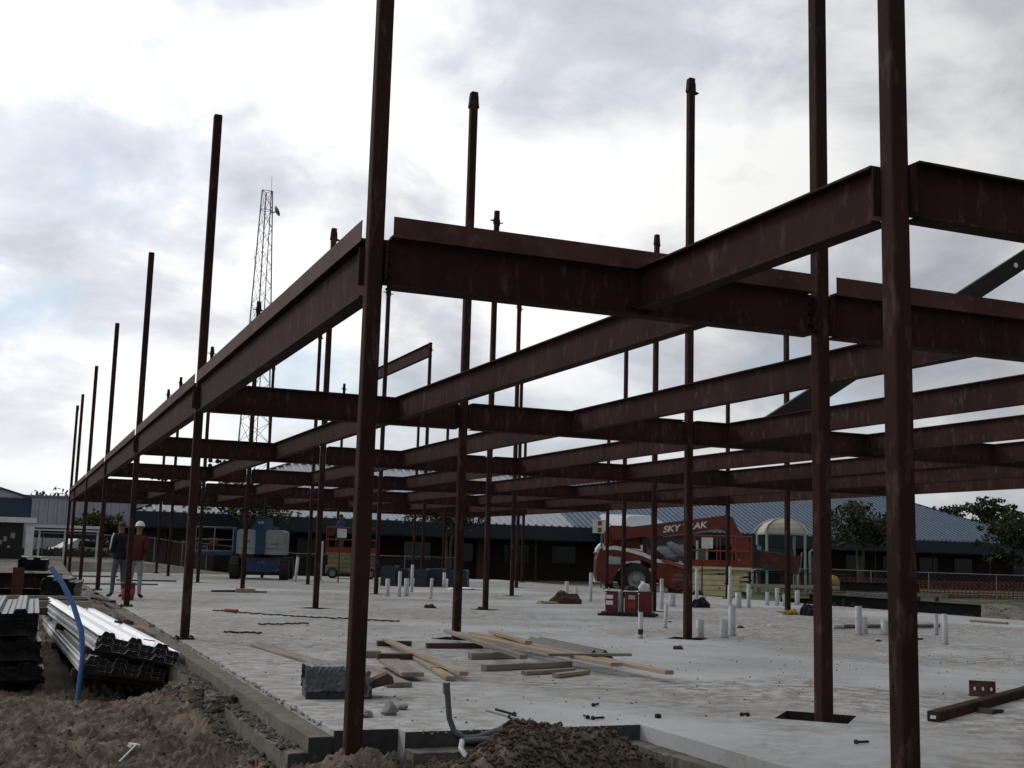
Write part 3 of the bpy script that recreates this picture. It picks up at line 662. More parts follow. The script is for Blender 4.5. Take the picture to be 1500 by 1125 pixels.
def parked_car():
    o = thing('parked_car', 'white car roof showing over the dark hedge under the walkway', 'car', (2.1, 70.5, .12), .3)
    MB().prism([(-2.1, .25), (2.1, .25), (2.15, .75), (1.3, .85), (.7, 1.36), (-.9, 1.4), (-1.7, .9), (-2.1, .8)], -.8, .8).build('body', M['white'], o)
    MB().prism([(-.85, .92), (1.15, .9), (.66, 1.27), (-.8, 1.3)], -.82, .82).build('side_window', M['dark_glass'], o)
    for x in (-1.3, 1.35):
        for y in (-.72, .72):
            w = MB().lathe([(.31, -.1), (.31, .1)], 14, Matrix.Translation((x, y, .31))@Matrix.Rotation(math.pi/2, 4, 'X')).build('wheel', M['tyre'], o)
            MB().lathe([(.18, -.11), (.18, .11)], 10, Matrix.Translation((x, y, .31))@Matrix.Rotation(math.pi/2, 4, 'X')).build('rim', M['rim'], w)
parked_car()
o = thing('hedge', 'dark clipped hedge below the walkway canopy', 'hedge', (0, 66.6, .3)); me = leaf_cloud([(-2+.35*k, .1*(k % 3), .45, .5) for k in range(14)], 3000, .09, 5, .9) if False else None
HEDGE = o
def wire_panel(mb, p, q, z0, z1, step, r=.004):
    p = Vector(p); q = Vector(q); d = q-p; l = d.length; d /= l; h = z1-z0; n = int((l+h)/step)
    for sgn in (1, -1):
        for k in range(n):
            s = k*step-h; a, b = (s, s+h); za, zb_ = z0, z1
            if a < 0: za = z0-a; a = 0
            if b > l: zb_ = z1-(b-l); b = l
            if za >= z1 or b <= a: continue
            if sgn < 0: za, zb_ = z0+z1-za, z0+z1-zb_
            mb.bar(p+d*a+Vector((0, 0, za-p.z)), p+d*b+Vector((0, 0, zb_-p.z)), r, r)
def chain_fence(pts, h, label, step_post=2.6, mesh=.22, group=None, z=None):
    o = thing('chain_link_fence', label, 'fence', (0, 0, 0), 0, group)
    w = MB()
    for (x0, y0), (x1, y1) in zip(pts, pts[1:]):
        l = math.hypot(x1-x0, y1-y0); n = max(1, round(l/step_post))
        for k in range(n):
            a = (x0+(x1-x0)*k/n, y0+(y1-y0)*k/n); b = (x0+(x1-x0)*(k+1)/n, y0+(y1-y0)*(k+1)/n)
            za = gz(*a) if z is None else z; zb_ = gz(*b) if z is None else z
            MB().tube([(*a, za-.2), (*a, za+h+.04)], .026, 6).build('post', M['galv_dull'], o)
            MB().tube([(*a, za+h), (*b, zb_+h)], .019, 6).build('rail', M['galv_dull'], o)
            wire_panel(w, (*a, (za+zb_)/2+.05), (*b, (za+zb_)/2+.05), (za+zb_)/2+.05, (za+zb_)/2+h, mesh)
    x1, y1 = pts[-1]; za = gz(x1, y1) if z is None else z; MB().tube([(x1, y1, za-.2), (x1, y1, za+h+.04)], .026, 6).build('post', M['galv_dull'], o)
    tag(w.build('wire_mesh', M['galv_dull'], o), kind='stuff'); return o
chain_fence([(-3.5, 55), (7.2, 56)], 1.25, 'grey chain link fence in front of the walkway and white car', 2.4)
chain_fence([(6.0, 56.4), (21, 56)], 1.35, 'grey chain link fence in front of the brown brick wall', 3.0)
chain_fence([(31.5, 46.5), (40.0, 39.5), (47.5, 33.8), (54, 29)], 1.28, 'dark chain link fence along the grass below the oak trees', 2.9)
def orange_fence():
    o = thing('safety_fence', 'sagging orange plastic mesh fence on the grass behind the chain link', 'fence', (0, 0, 0))
    pts = [(36.5+k*1.35, 47.0-k*1.0) for k in range(16)]
    for a, b in zip(pts, pts[1:]):
        mb = MB(); za, zb_ = gz(*a), gz(*b)
        for r in range(7):
            z0 = .05+.13*r; sag = .05*math.sin(r)
            mb.bar((*a, za+z0), (*b, zb_+z0-sag), .01, .055)
        for c in range(9):
            t = c/8; x = a[0]+(b[0]-a[0])*t; y = a[1]+(b[1]-a[1])*t; z = za+(zb_-za)*t; mb.bar((x, y, z+.03), (x, y, z+.88), .05, .01)
        mb.build('mesh_panel', M['orange_mesh'], o); MB().tube([(*a, za-.1), (*a, za+1.0)], .02, 5).build('stake', M['dark_metal'], o)
orange_fence()

# ------------------------------------------------------------------ trees
def leaf_cloud(clumps, n, size, seed, flat=1.0):
    r = np.random.RandomState(seed); V = []
    w = np.array([c[3]**2 for c in clumps]); w = w/w.sum(); ids = r.choice(len(clumps), n, p=w)
    C = np.array([c[:3] for c in clumps])[ids]; Rr = np.array([c[3] for c in clumps])[ids]
    d = r.normal(size=(n, 3)); d /= np.linalg.norm(d, axis=1)[:, None]; rad = r.rand(n)**.45
    P = C+d*(Rr*rad)[:, None]*np.array([1, 1, flat])
    a = r.normal(size=(n, 3)); a /= np.linalg.norm(a, axis=1)[:, None]; b = np.cross(a, r.normal(size=(n, 3))); b /= np.linalg.norm(b, axis=1)[:, None]
    s = size*r.uniform(.6, 1.3, n)[:, None]
    Q = np.stack([P-a*s, P-b*s*.55, P+a*s, P+b*s*.55], 1).reshape(-1, 3)
    me = bpy.data.meshes.new('crown'); me.vertices.add(4*n); me.vertices.foreach_set('co', Q.reshape(-1)); me.loops.add(4*n); me.loops.foreach_set('vertex_index', np.arange(4*n)); me.polygons.add(n)
    me.polygons.foreach_set('loop_start', np.arange(n)*4); me.polygons.foreach_set('loop_total', np.full(n, 4)); me.update(calc_edges=True); return me
def tree(x, y, h, rx, rz_, label, z=None, seed=1, trunk_h=1.6, n=2600, size=.13, mt='leaf', r0=.12, lean=0, name='oak_tree', group='trees round the school', nl=16, multi=1):
    z = gz(x, y) if z is None else z
    o = thing(name, label, 'tree', (x, y, z), 0, group); r = random.Random(seed); mb = MB(); clumps = []
    for s in range(multi):
        bx = (s-(multi-1)/2)*.35; top = Vector((lean+bx*2.2, 0, h-rz_*.9))
        mb.tube([(bx*.4, 0, -.2), (bx*.6+lean*.2, 0, trunk_h*.5), (bx+lean*.5, r.uniform(-.1, .1), trunk_h), tuple(top)], [r0*1.25, r0, r0*.8, r0*.25], 8)
        for k in range(nl//multi):
            t = r.uniform(.45, 1.0); st = Vector((bx+lean*t*.7, 0, trunk_h))*(1-t)+top*t if t > .5 else Vector((bx+lean*.5, 0, trunk_h))
            an = r.uniform(0, 2*math.pi); rad = r.uniform(.35, 1.0)
            en = Vector((lean+math.cos(an)*rx*rad, math.sin(an)*rx*rad, h-rz_+r.uniform(-.75, .95)*rz_*math.sqrt(max(.05, 1-rad*rad*.8))))
            mb.tube([st, (st+en)/2+Vector((r.uniform(-.2, .2), r.uniform(-.2, .2), .15)), en], [r0*.38, r0*.24, r0*.08], 5)
            clumps.append((*en, r.uniform(.22, .42)*rx)); md = (st+en)/2; clumps.append((*md, r.uniform(.15, .3)*rx))
            for _ in range(2):
                e2 = en+Vector((r.gauss(0, .3*rx), r.gauss(0, .3*rx), r.gauss(0, .22*rz_))); mb.tube([en, e2], [r0*.09, r0*.03], 4); clumps.append((*e2, r.uniform(.10, .22)*rx))
    mb.build('trunk', M['bark'], o); me = leaf_cloud(clumps, n, size, seed, .8); me.materials.append(M[mt]); link('crown', me, o); return o
tree(47.3, 40.3, 4.7, 1.75, 1.5, 'forked oak tree on the grass by the right end of the chain link fence', seed=3, trunk_h=1.5, n=5200, size=.12, lean=.0, multi=2, nl=22)
tree(46.0, 52.2, 5.35, 2.1, 1.6, 'young oak tree in front of the ribbed school roof', z=-.3, seed=5, trunk_h=1.5, n=4200, size=.12, multi=2, nl=20)
tree(20.7, 56.5, 4.4, 2.2, .75, 'bare branched low tree before the dark school fascia', z=-.25, seed=8, trunk_h=2.2, n=1500, size=.12, r0=.09, multi=2, nl=18)
tree(9.3, 57, 4.6, 2.7, .9, 'spreading small leaved tree above the blue boom lift', z=.0, seed=9, trunk_h=2.4, n=2200, size=.12, r0=.10, nl=22)
tree(3.1, 66.5, 2.75, 1.55, .95, 'dense dark bushy tree between the pale hall and the school', z=.4, seed=12, trunk_h=.6, n=5200, size=.11, nl=26)
tree(-.3, 84, 4.7, 1.2, .8, 'thin topped tree showing above the roof of the pale hall', z=.2, seed=13, trunk_h=3, n=220, size=.16, r0=.09)
tree(2.0, 86, 5.3, 1.5, 1.0, 'sparse tall tree rising behind the pale hall', z=.2, seed=14, trunk_h=3, n=330, size=.16, r0=.09)
for k, (x, y, h, rx, lab) in enumerate([(87.5, 95, 8.4, 1.6, 'pine top just right of the thick column above the school roof'), (91.3, 95, 8.2, 1.9, 'round pine crown above the middle of the right hip'), (94.5, 96, 7.2, 1.7, 'low pine top further down the right hip'), (97.2, 95, 9.3, 2.2, 'clumpy pine beside the flat headed light pole'), (84, 100, 8.0, 1.8, 'pine hidden mostly behind the thick column'), (103.5, 99, 8.6, 2.4, 'pine behind the forked oak at the right edge')]):
    tree(x, y, h, rx, 1.5, lab, z=-.2, seed=30+k, trunk_h=4.5, n=1300, size=.22, mt='pine', r0=.16, name='pine_tree', group='pines beyond the school roof')
for k in range(16):
    x = -60+k*18 + (k*37 % 11); y = 150+(k*53 % 30)
    tree(x, y, 7.5+(k*29 % 3), 5, 3, f'far broad tree number {ORD[k % 12 + 1]} in the distant belt beyond the school', z=-.3, seed=60+k, trunk_h=2.5, n=900, size=.45, r0=.25, nl=12, name='far_tree', group='distant belt of trees') if k < 12 else None

me = leaf_cloud([(-3+.30*k, .1*(k % 3), .22+.06*(k % 2), .42) for k in range(20)], 4200, .09, 5, 1.0); me.materials.append(M['leaf']); link('foliage', me, HEDGE)
MB().box(-3, 3, -.12, .12, -.4, .45).build('stems', M['bark'], HEDGE)
# ------------------------------------------------------------------ lattice mast, floodlights, light pole
def mast():
    o = thing('lattice_mast', 'tall three legged lattice radio mast with a dish at its top', 'mast', (18.85, 110, -.3))
    H_ = 37.4; tri = [(-.5, -.3), (.5, -.3), (.05, .58)]
    def P_(k, z):
        f = 1.05+(H_-z)*.074; return Vector((tri[k][0]*f, tri[k][1]*f, z))
    for k in range(3): MB().tube([P_(k, 0), P_(k, 12), P_(k, 25), P_(k, H_)], [.08, .075, .07, .06], 6).build('leg', M['galv_dull'], o)
    mb = MB(); n = 19
    for a, b in ((0, 1), (1, 2), (2, 0)):
        for k in range(n):
            z0, z1 = H_*k/n, H_*(k+1)/n
            mb.tube([P_(a, z0), P_(b, z1)], .024, 4, False); mb.tube([P_(b, z0), P_(a, z1)], .024, 4, False)
            if k % 6 == 0: mb.tube([P_(a, z0), P_(b, z0)], .03, 4, False)
        mb.tube([P_(a, H_), P_(b, H_)], .035, 4, False)
    mb.build('bracing', M['galv_dull'], o)
    mw = Matrix.Translation((1.05, -.2, 35.4))@Matrix.Rotation(R(62), 4, 'Y')
    d = MB().lathe([(.02, -.10), (.25, -.07), (.45, .02), (.56, .11), (.55, .12), (.42, .05), (.02, -.07)], 18, mw).build('dish', M['galv_dull'], o)
    MB().tube([(.5, -.2, 35.2), (.95, -.2, 35.3)], .06, 6).build('dish_mount', M['dark_metal'], d)
    MB().tube([(.35, -.2, 0), (.42, -.25, H_)], .05, 5).build('feed_cable', M['dark_metal'], o)
    MB().tube([(.4, -.2, H_), (.4, -.2, H_+1.6)], .018, 5).build('whip_antenna', M['dark_metal'], o)
    m = MB(); m.tube([(-.5, -.2, 31.0), (-.9, -.3, 30.3)], .03, 5); m.tube([(-.9, -.3, 29.9), (-.9, -.3, 31.2)], .02, 5); m.tube([(-.9, -.3, 30.3), (-1.3, -.3, 30.0)], .02, 5); m.build('side_antenna', M['galv_dull'], o)
mast()
def floodlights(x, y, z, label, sz):
    o = thing('floodlight_pole', label, 'floodlight', (x, y, -.3), 0, 'sports floodlights')
    MB().tube([(0, 0, 0), (0, 0, z+.3)], [.16, .10], 8).build('pole', M['dark_metal'], o)
    for r in range(2):
        MB().bar((-1.3*sz, 0, z-.6*r), (1.3*sz, 0, z-.6*r), .08, .08).build('crossarm', M['dark_metal'], o)
        for k in range(4):
            l = MB().lathe([(.05, 0), (.22, .1), (.27, .34), (.25, .36)], 10, Matrix.Translation(((-1.1+.73*k)*sz, -.1, z+.18-.6*r))@Matrix.Rotation(R(115+12*(k-1.5)), 4, 'X')@Matrix.Rotation(R(14*(k-1.5)), 4, 'Y')).build('lamp', M['dark_metal'], o)
floodlights(19.0, 130, 11.1, 'twin row bank of sports floodlights left of the lattice mast foot', 1.0)
floodlights(12.7, 130, 8.9, 'bank of sports floodlights seen under the fourth cross girder', .9)
o = thing('light_pole', 'dark pole with a flat twin lamp head behind the right oak', 'light pole', (98.4, 95, -.3))
MB().tube([(0, 0, 0), (0, 0, 8.9)], .09, 8).build('pole', M['dark_metal'], o); MB().box(-.85, -.15, -.25, .25, 8.88, 9.05).build('lamp_head', M['dark_metal'], o); MB().box(.15, .85, -.25, .25, 8.88, 9.05).build('lamp_head', M['dark_metal'], o); MB().box(-.15, .15, -.05, .05, 8.9, 9.0).build('arm', M['dark_metal'], o)

# ------------------------------------------------------------------ wheels
def wheel(parent, x, y, z, r, w, rimr=.55, side_=-1, mt='rim', lug=True):
    mw = Matrix.Translation((x, y, z))@Matrix.Rotation(math.pi/2, 4, 'X')
    mb = MB(); mb.lathe([(r*rimr, -w/2), (r*.92, -w/2), (r, -w*.32), (r, w*.32), (r*.92, w/2), (r*rimr, w/2)], 26, mw, True, False)
    if lug:
        for k in range(18):
            a = 2*math.pi*k/18
            for s in (-1, 1):
                c = Vector((math.cos(a)*r, math.sin(a)*r, s*w*.24)); t = Vector((-math.sin(a), math.cos(a), 0))
                mb.bar(mw@(c-Vector((0, 0, w*.24))*1), mw@(c+Vector((0, 0, w*.24))+t*r*.12*s), r*.10, r*.07, mw.to_3x3()@Vector((math.cos(a), math.sin(a), 0)))
    wh = mb.build('wheel', M['tyre'], parent)
    m = MB(); m.lathe([(.02, -w*.30), (r*.22, -w*.34), (r*.25, -w*.25), (r*rimr*.85, -w*.22), (r*rimr, -w*.45), (r*rimr*1.02, -w*.46), (r*rimr*1.02, w*.46), (r*rimr*.85, w*.22), (r*.25, w*.25), (r*.22, w*.34), (.02, w*.30)], 24, mw)
    m.build('rim', M[mt], wh)
    m = MB()
    for s in (-1, 1):
        for k in range(8):
            a = 2*math.pi*k/8; m.lathe([(.018, s*w*.23), (.018, s*w*.30)], 6, mw@Matrix.Translation((math.cos(a)*r*.33, math.sin(a)*r*.33, 0)), False)
    m.build('lug_nuts', M['dark_metal'], wh)

# ------------------------------------------------------------------ red telescopic handler
def telehandler():
    RZ = math.atan2(-.40, .915)
    o = thing('telescopic_handler', 'big red telescopic handler with white lettered boom parked beyond the slab', 'telehandler', (24.55, 38.9, -.33), RZ)
    mb = MB(); mb.box(-2.4, 2.5, -.55, .55, .55, .95); mb.box(-2.5, -1.9, -.9, .9, .6, 1.0); mb.build('chassis', M['dark_metal'], o)
    for x in (-1.25, 2.05):
        MB().box(x-.15, x+.15, -.9, .9, .58, .82).build('axle', M['dark_metal'], o)
        for y in (-1.02, 1.02): wheel(o, x, y, .68, .68, .44, .56)
    # rounded counterweight and engine cover
    mb = MB(); mb.prism([(-2.95, .55), (-2.35, .45), (-2.05, 1.05), (-1.7, 1.42), (-1.0, 1.5), (-.45, 1.28), (-.3, 1.5), (-.9, 1.86), (-1.6, 2.02), (-2.5, 2.1), (-2.85, 1.95), (-3.0, 1.5), (-3.02, .9)], -1.12, 1.12); mb.build('counterweight', M['red_paint'], o)
    mb = MB(); mb.prism([(-2.6, 2.1), (-1.6, 2.02), (-1.0, 2.0), (-1.15, 2.72), (-1.5, 2.98), (-2.35, 3.0), (-2.62, 2.7)], -.42, .42); mb.build('boom_tower', M['red_paint'], o)
    mb = MB()
    for s in (-1, 1): mb.prism([(-2.72, 2.02), (-2.2, 2.10), (-1.55, 1.99), (-.95, 1.83), (-.3, 1.56), (.9, 1.40), (.9, 1.30), (-.35, 1.42), (-1.0, 1.68), (-1.6, 1.84), (-2.25, 1.93), (-2.72, 1.90)], s*1.135-.008, s*1.135+.008)
    mb.build('white_stripe', M['white'], o)
    mb = MB(); mb.box(-2.55, -1.95, -1.16, -1.125, 1.30, 1.62); mb.box(-2.62, -2.3, -1.165, -1.162, 1.45, 1.66); mb.build('grille', M['glass'], o)
    # body side panel with the sill, on the near side
    mb = MB(); mb.prism([(-.35, 1.45), (.98, 1.28), (1.75, 1.2), (1.75, .42), (.9, .28), (-.15, .36), (-.38, .8)], -1.14, -.55); mb.build('side_panel', M['red_paint'], o)
    MB().prism([(-.20, 1.60), (.2, 1.52), (1.1, 1.24), (1.75, 1.16), (1.75, 1.02), (1.1, 1.06), (-.15, 1.46)], -1.19, -1.145).build('sill', mat('lit_red', (.42, .13, .09), (.34, .10, .07), 4), o)  # paler red puts the light falling on the sill into its colour
    text('LEGACY', .17, 'lettering', M['letter_dim'], o, Matrix.Translation((.62, -1.145, .90))@Matrix.Rotation(math.pi/2, 4, 'X'), shear=.25)
    text('RENTALS', .17, 'lettering', M['letter_dim'], o, Matrix.Translation((.62, -1.145, .70))@Matrix.Rotation(math.pi/2, 4, 'X'), shear=.25)
    # cab frame on the far side, seen through
    cabm = MB()
    for x0, x1 in ((-.75, -.55), (1.15, 1.55)):
        for y in (.15, 1.05): cabm.bar((x0, y, 1.3), (x1-.2 if x1 < 0 else x1-.35, y, 2.62), .09, .09)
    cabm.box(-.8, 1.25, .08, 1.12, 2.58, 2.68); cabm.box(-.9, 1.6, .1, 1.1, 1.15, 1.45)
    cabm.build('cab_frame', M['red_paint'], o)
    MB().box(-.72, 1.2, 1.06, 1.08, 1.5, 2.58).build('cab_window', M['glass'], o)
    # dusty sheeting heaped in the cab and on the deck
    r = random.Random(2); bm = bmesh.new(); bmesh.ops.create_icosphere(bm, subdivisions=3, radius=.62)
    for v in bm.verts:
        k = 1+.22*math.sin(v.co.x*9+v.co.z*5)+r.uniform(-.07, .07); v.co *= k
        v.co.z = v.co.z*.62; v.co.x *= 1.25; v.co.y *= .5
    m = bpy.data.meshes.new('tarp'); bm.to_mesh(m); bm.free(); m.materials.append(M['glass']); link('crumpled_sheet', m, o, (.55, .2, 1.95))
    MB().prism([(-.05, 0), (.4, .35), (.5, .75), (.2, .6), (-.25, .25)], -.05, .05).build('seat_back', M['dark_metal'], o, (-.15, .5, 1.5))
    MB().bar((-.95, -.62, 2.55), (.05, -.6, 1.25), .14, .14).bar((-.60, -.62, 2.2), (-.2, -.61, 1.6), .18, .18).build('lift_cylinder', M['dark_metal'], o)
    MB().bar((-.98, -.62, 2.6), (-.8, -.62, 2.36), .09, .09).build('cylinder_rod', M['galv_dull'], o)
    # boom: outer and inner section, with a gooseneck head
    p = Vector((-2.3, -.55, 2.58)); q = Vector((2.75, -.55, 3.29)); d = (q-p).normalized(); nrm = Vector((-d.z, 0, d.x))
    MB().bar(p, p+d*1.5, .46, .50).build('boom', M['red_paint'], o)
    MB().bar(p+d*1.45-nrm*0.03, q, .42, .56).build('boom_section', M['red_paint'], o)
    MB().bar(p+d*2.2-nrm*.33, q-d*.1-nrm*.33, .38, .06).build('boom_runner', M['galv_dull'], o)
    ang = math.atan2(d.z, d.x); b0 = p+d*2.88
    text('SKY TRAK', .46, 'lettering', M['letter'], o, Matrix.Translation((b0.x+.30, -.55-.212, b0.z+.0))@Matrix.Rotation(-ang, 4, 'Y')@Matrix.Rotation(math.pi/2, 4, 'X')@Matrix.Diagonal((.92, .82, 1, 1)), shear=.28, bold=.012)
    h = MB(); h.prism([(2.35, 2.95), (2.6, 3.5), (2.95, 3.52), (3.2, 3.0), (3.5, 2.55), (3.95, 2.25), (4.0, 1.55), (3.6, 1.45), (3.2, 1.75), (3.0, 2.25), (2.7, 2.85)], -.74, -.36); h.build('boom_head', M['red_paint'], o)
    h = MB(); h.prism([(2.5, 3.45), (2.62, 3.60), (2.75, 3.58), (2.82, 3.50)], -.70, -.40); h.box(3.3, 3.85, -1.0, -.1, 1.35, 1.95); h.build('carriage', M['red_paint'], o)
    h = MB(); h.box(3.82, 3.98, -1.05, .0, 1.3, 2.3); h.build('backrest', M['dark_metal'], o)
    jb = MB(); mw = Matrix.Translation((3.98, -.55, 1.98))@Matrix.Rotation(R(7), 4, 'Y'); y0, y1 = -.36, .36
    jb.box(0, 1.95, y0, y1, .02, .10, mw); jb.box(0, 1.95, y0, y1, -.62, -.56, mw); jb.box(0, 1.9, y0, y0+.04, -.56, .02, mw); jb.box(0, 1.9, y1-.04, y1, -.56, .02, mw)
    jb.build('fork_sleeve', M['primer_edge'], o); MB().box(-.02, 1.93, y0-.004, y1+.004, .104, .12, mw).build('sleeve_top', mat('pale_pink_steel', (.30, .17, .16), (.24, .13, .12), 4), o)  # top sheet is paler and pinker than the sleeve sides
    MB().box(1.93, 1.98, y0-.02, y0+.02, -.62, .30, mw).build('end_stop', M['galv_dull'], o)
    # mudguards, lamps, steps
    for s in (-1, 1):
        MB().lathe([(.06, 0), (.075, .05), (.05, .07)], 10, Matrix.Translation((-2.98, s*.8, 1.75))@Matrix.Rotation(-math.pi/2, 4, 'Y')).build('tail_lamp', M['orange'], o)
    MB().lathe([(.05, 0), (.065, .05)], 10, Matrix.Translation((-2.4, -.3, 3.02))).build('beacon', M['orange'], o)
    m = MB(); m.box(.1, .55, -1.2, -1.14, .18, .24); m.box(.1, .14, -1.2, -1.14, .24, .5); m.box(.51, .55, -1.2, -1.14, .24, .5); m.build('step', M['dark_metal'], o)
telehandler()
o = thing('white_board', 'white board with two yellow stickers behind the red handler rear', 'sign', (23.55, 43.2, -.33))
MB().box(-.34, .34, 0, .03, 2.72, 3.36).build('board', M['white'], o); MB().tube([(.15, .06, 0), (.15, .06, 3.3)], .04, 8).build('post', M['galv_dull'], o)
for z in (3.20, 2.88):
    MB().box(-.10, .12, -.006, -.001, z-.12, z+.10).build('sticker', M['yellow'], o); 
    for k in range(3): MB().box(-.07, .09, -.010, -.007, z-.08+.06*k, z-.05+.06*k).build('print_line', M['dark_metal'], o)
o = thing('white_van', 'white van showing only its rear edge past the red handler', 'van', (24.55, 44.45, -.33), math.atan2(-.40, .915))
MB().prism([(-.55, .4), (4.2, .4), (4.4, 1.2), (3.7, 1.35), (3.0, 2.2), (-.3, 2.25), (-.5, 2.0)], -.9, .9).build('body', M['white'], o)
MB().prism([(-.57, 1.4), (-.46, 2.0), (-.44, 2.0), (-.50, 1.4)], -.7, .7).build('rear_window', M['dark_glass'], o); MB().prism([(2.0, 1.4), (3.5, 1.38), (2.95, 2.05), (2.0, 2.1)], -.92, .92).build('side_window', M['dark_glass'], o)
for x in (.5, 3.4):
    for y in (-.8, .8): wheel(o, x, y, .36, .36, .22, .6, lug=False)

# ------------------------------------------------------------------ scissor lifts
def scissor_lift(x, y, z, rz, label, plat=1.15, l=2.4, w=1.15, cm='beige_lift'):
    o = thing('scissor_lift', label, 'scissor lift', (x, y, z), rz, 'orange scissor lifts')
    MB().box(-l/2, l/2, -w/2+.05, w/2-.05, .22, .55).build('chassis', M[cm], o)
    for sx in (-.36, .36):
        for sy in (-1, 1): wheel(o, sx*l, sy*(w/2-.02), .24, .24, .2, .6, lug=False)
    for k in range(4):
        for s in (-1, 1):
            z0 = .57+(plat-.67)/4*k; MB().bar((-l*.45, s*(w/2-.14), z0), (l*.45, s*(w/2-.14), z0+(plat-.67)/4), .05, .09).build('scissor_arm', M[cm], o); MB().bar((l*.45, s*(w/2-.20), z0), (-l*.45, s*(w/2-.20), z0+(plat-.67)/4), .05, .09).build('scissor_arm', M[cm], o)
    for k in range(4):
        p_ = MB().box(-l*.46, l*.30, -w/2-.01, -w/2+.04, .30+.19*k, .47+.19*k).build('cover_panel', M[cm], o)
        if k in (1, 2): MB().lathe([(.03, 0), (.03, .02)], 8, Matrix.Translation((-l*.1+.2*k, -w/2-.011, .385+.19*k))@Matrix.Rotation(math.pi/2, 4, 'X'), False).build('latch', M['dark_metal'], p_)
    MB().box(-l/2, l/2, -w/2, w/2, plat-.10, plat).build('platform', M[cm], o)
    MB().box(-l/2-.006, l/2+.006, -w/2-.008, -w/2-.002, plat, plat+.24).build('toe_board', M['orange'], o); MB().box(-l/2-.006, l/2+.006, w/2+.002, w/2+.008, plat, plat+.24).build('toe_board', M['orange'], o)
    for sx in (-1, 1): MB().box(sx*(l/2+.002)-.003, sx*(l/2+.002)+.003, -w/2, w/2, plat, plat+.24).build('toe_board', M['orange'], o)
    for zz_ in (.58, 1.12):
        for s in (-1, 1):
            MB().tube([(-l/2, s*w/2, plat+zz_), (l/2, s*w/2, plat+zz_)], .024, 6).build('guard_rail', M['orange'], o); MB().tube([(s*l/2, -w/2, plat+zz_), (s*l/2, w/2, plat+zz_)], .024, 6).build('guard_rail', M['orange'], o)
    for k in range(5):
        for s in (-1, 1):
            xx = -l/2+l*k/4; MB().tube([(xx, s*w/2, plat), (xx, s*w/2, plat+1.12)], .024, 6).build('rail_post', M['orange'], o)
    MB().box(-l/2+.03, -l/2+.28, -.2, .2, plat+.75, plat+1.2).build('control_box', M['red_paint'], o)
    MB().box(-l*.30, -l*.12, -w/2-.03, -w/2-.012, plat+.66, plat+1.06).build('notice', M['white'], o)
    for k in range(3): MB().box(l/2+.01, l/2+.06, -.25, .25, .3+.28*k, .34+.28*k).build('ladder_rung', M['dark_metal'], o)
    return o
scissor_lift(22.2, 30.6, -.33, R(-26), 'orange railed scissor lift with cream base beside the telescopic handler', 1.35, 2.3, 1.2)
scissor_lift(12.15, 45.4, 0, R(-18), 'orange railed scissor lift with a worker standing on it', 1.15, 2.35, 1.15, 'cream_dull')

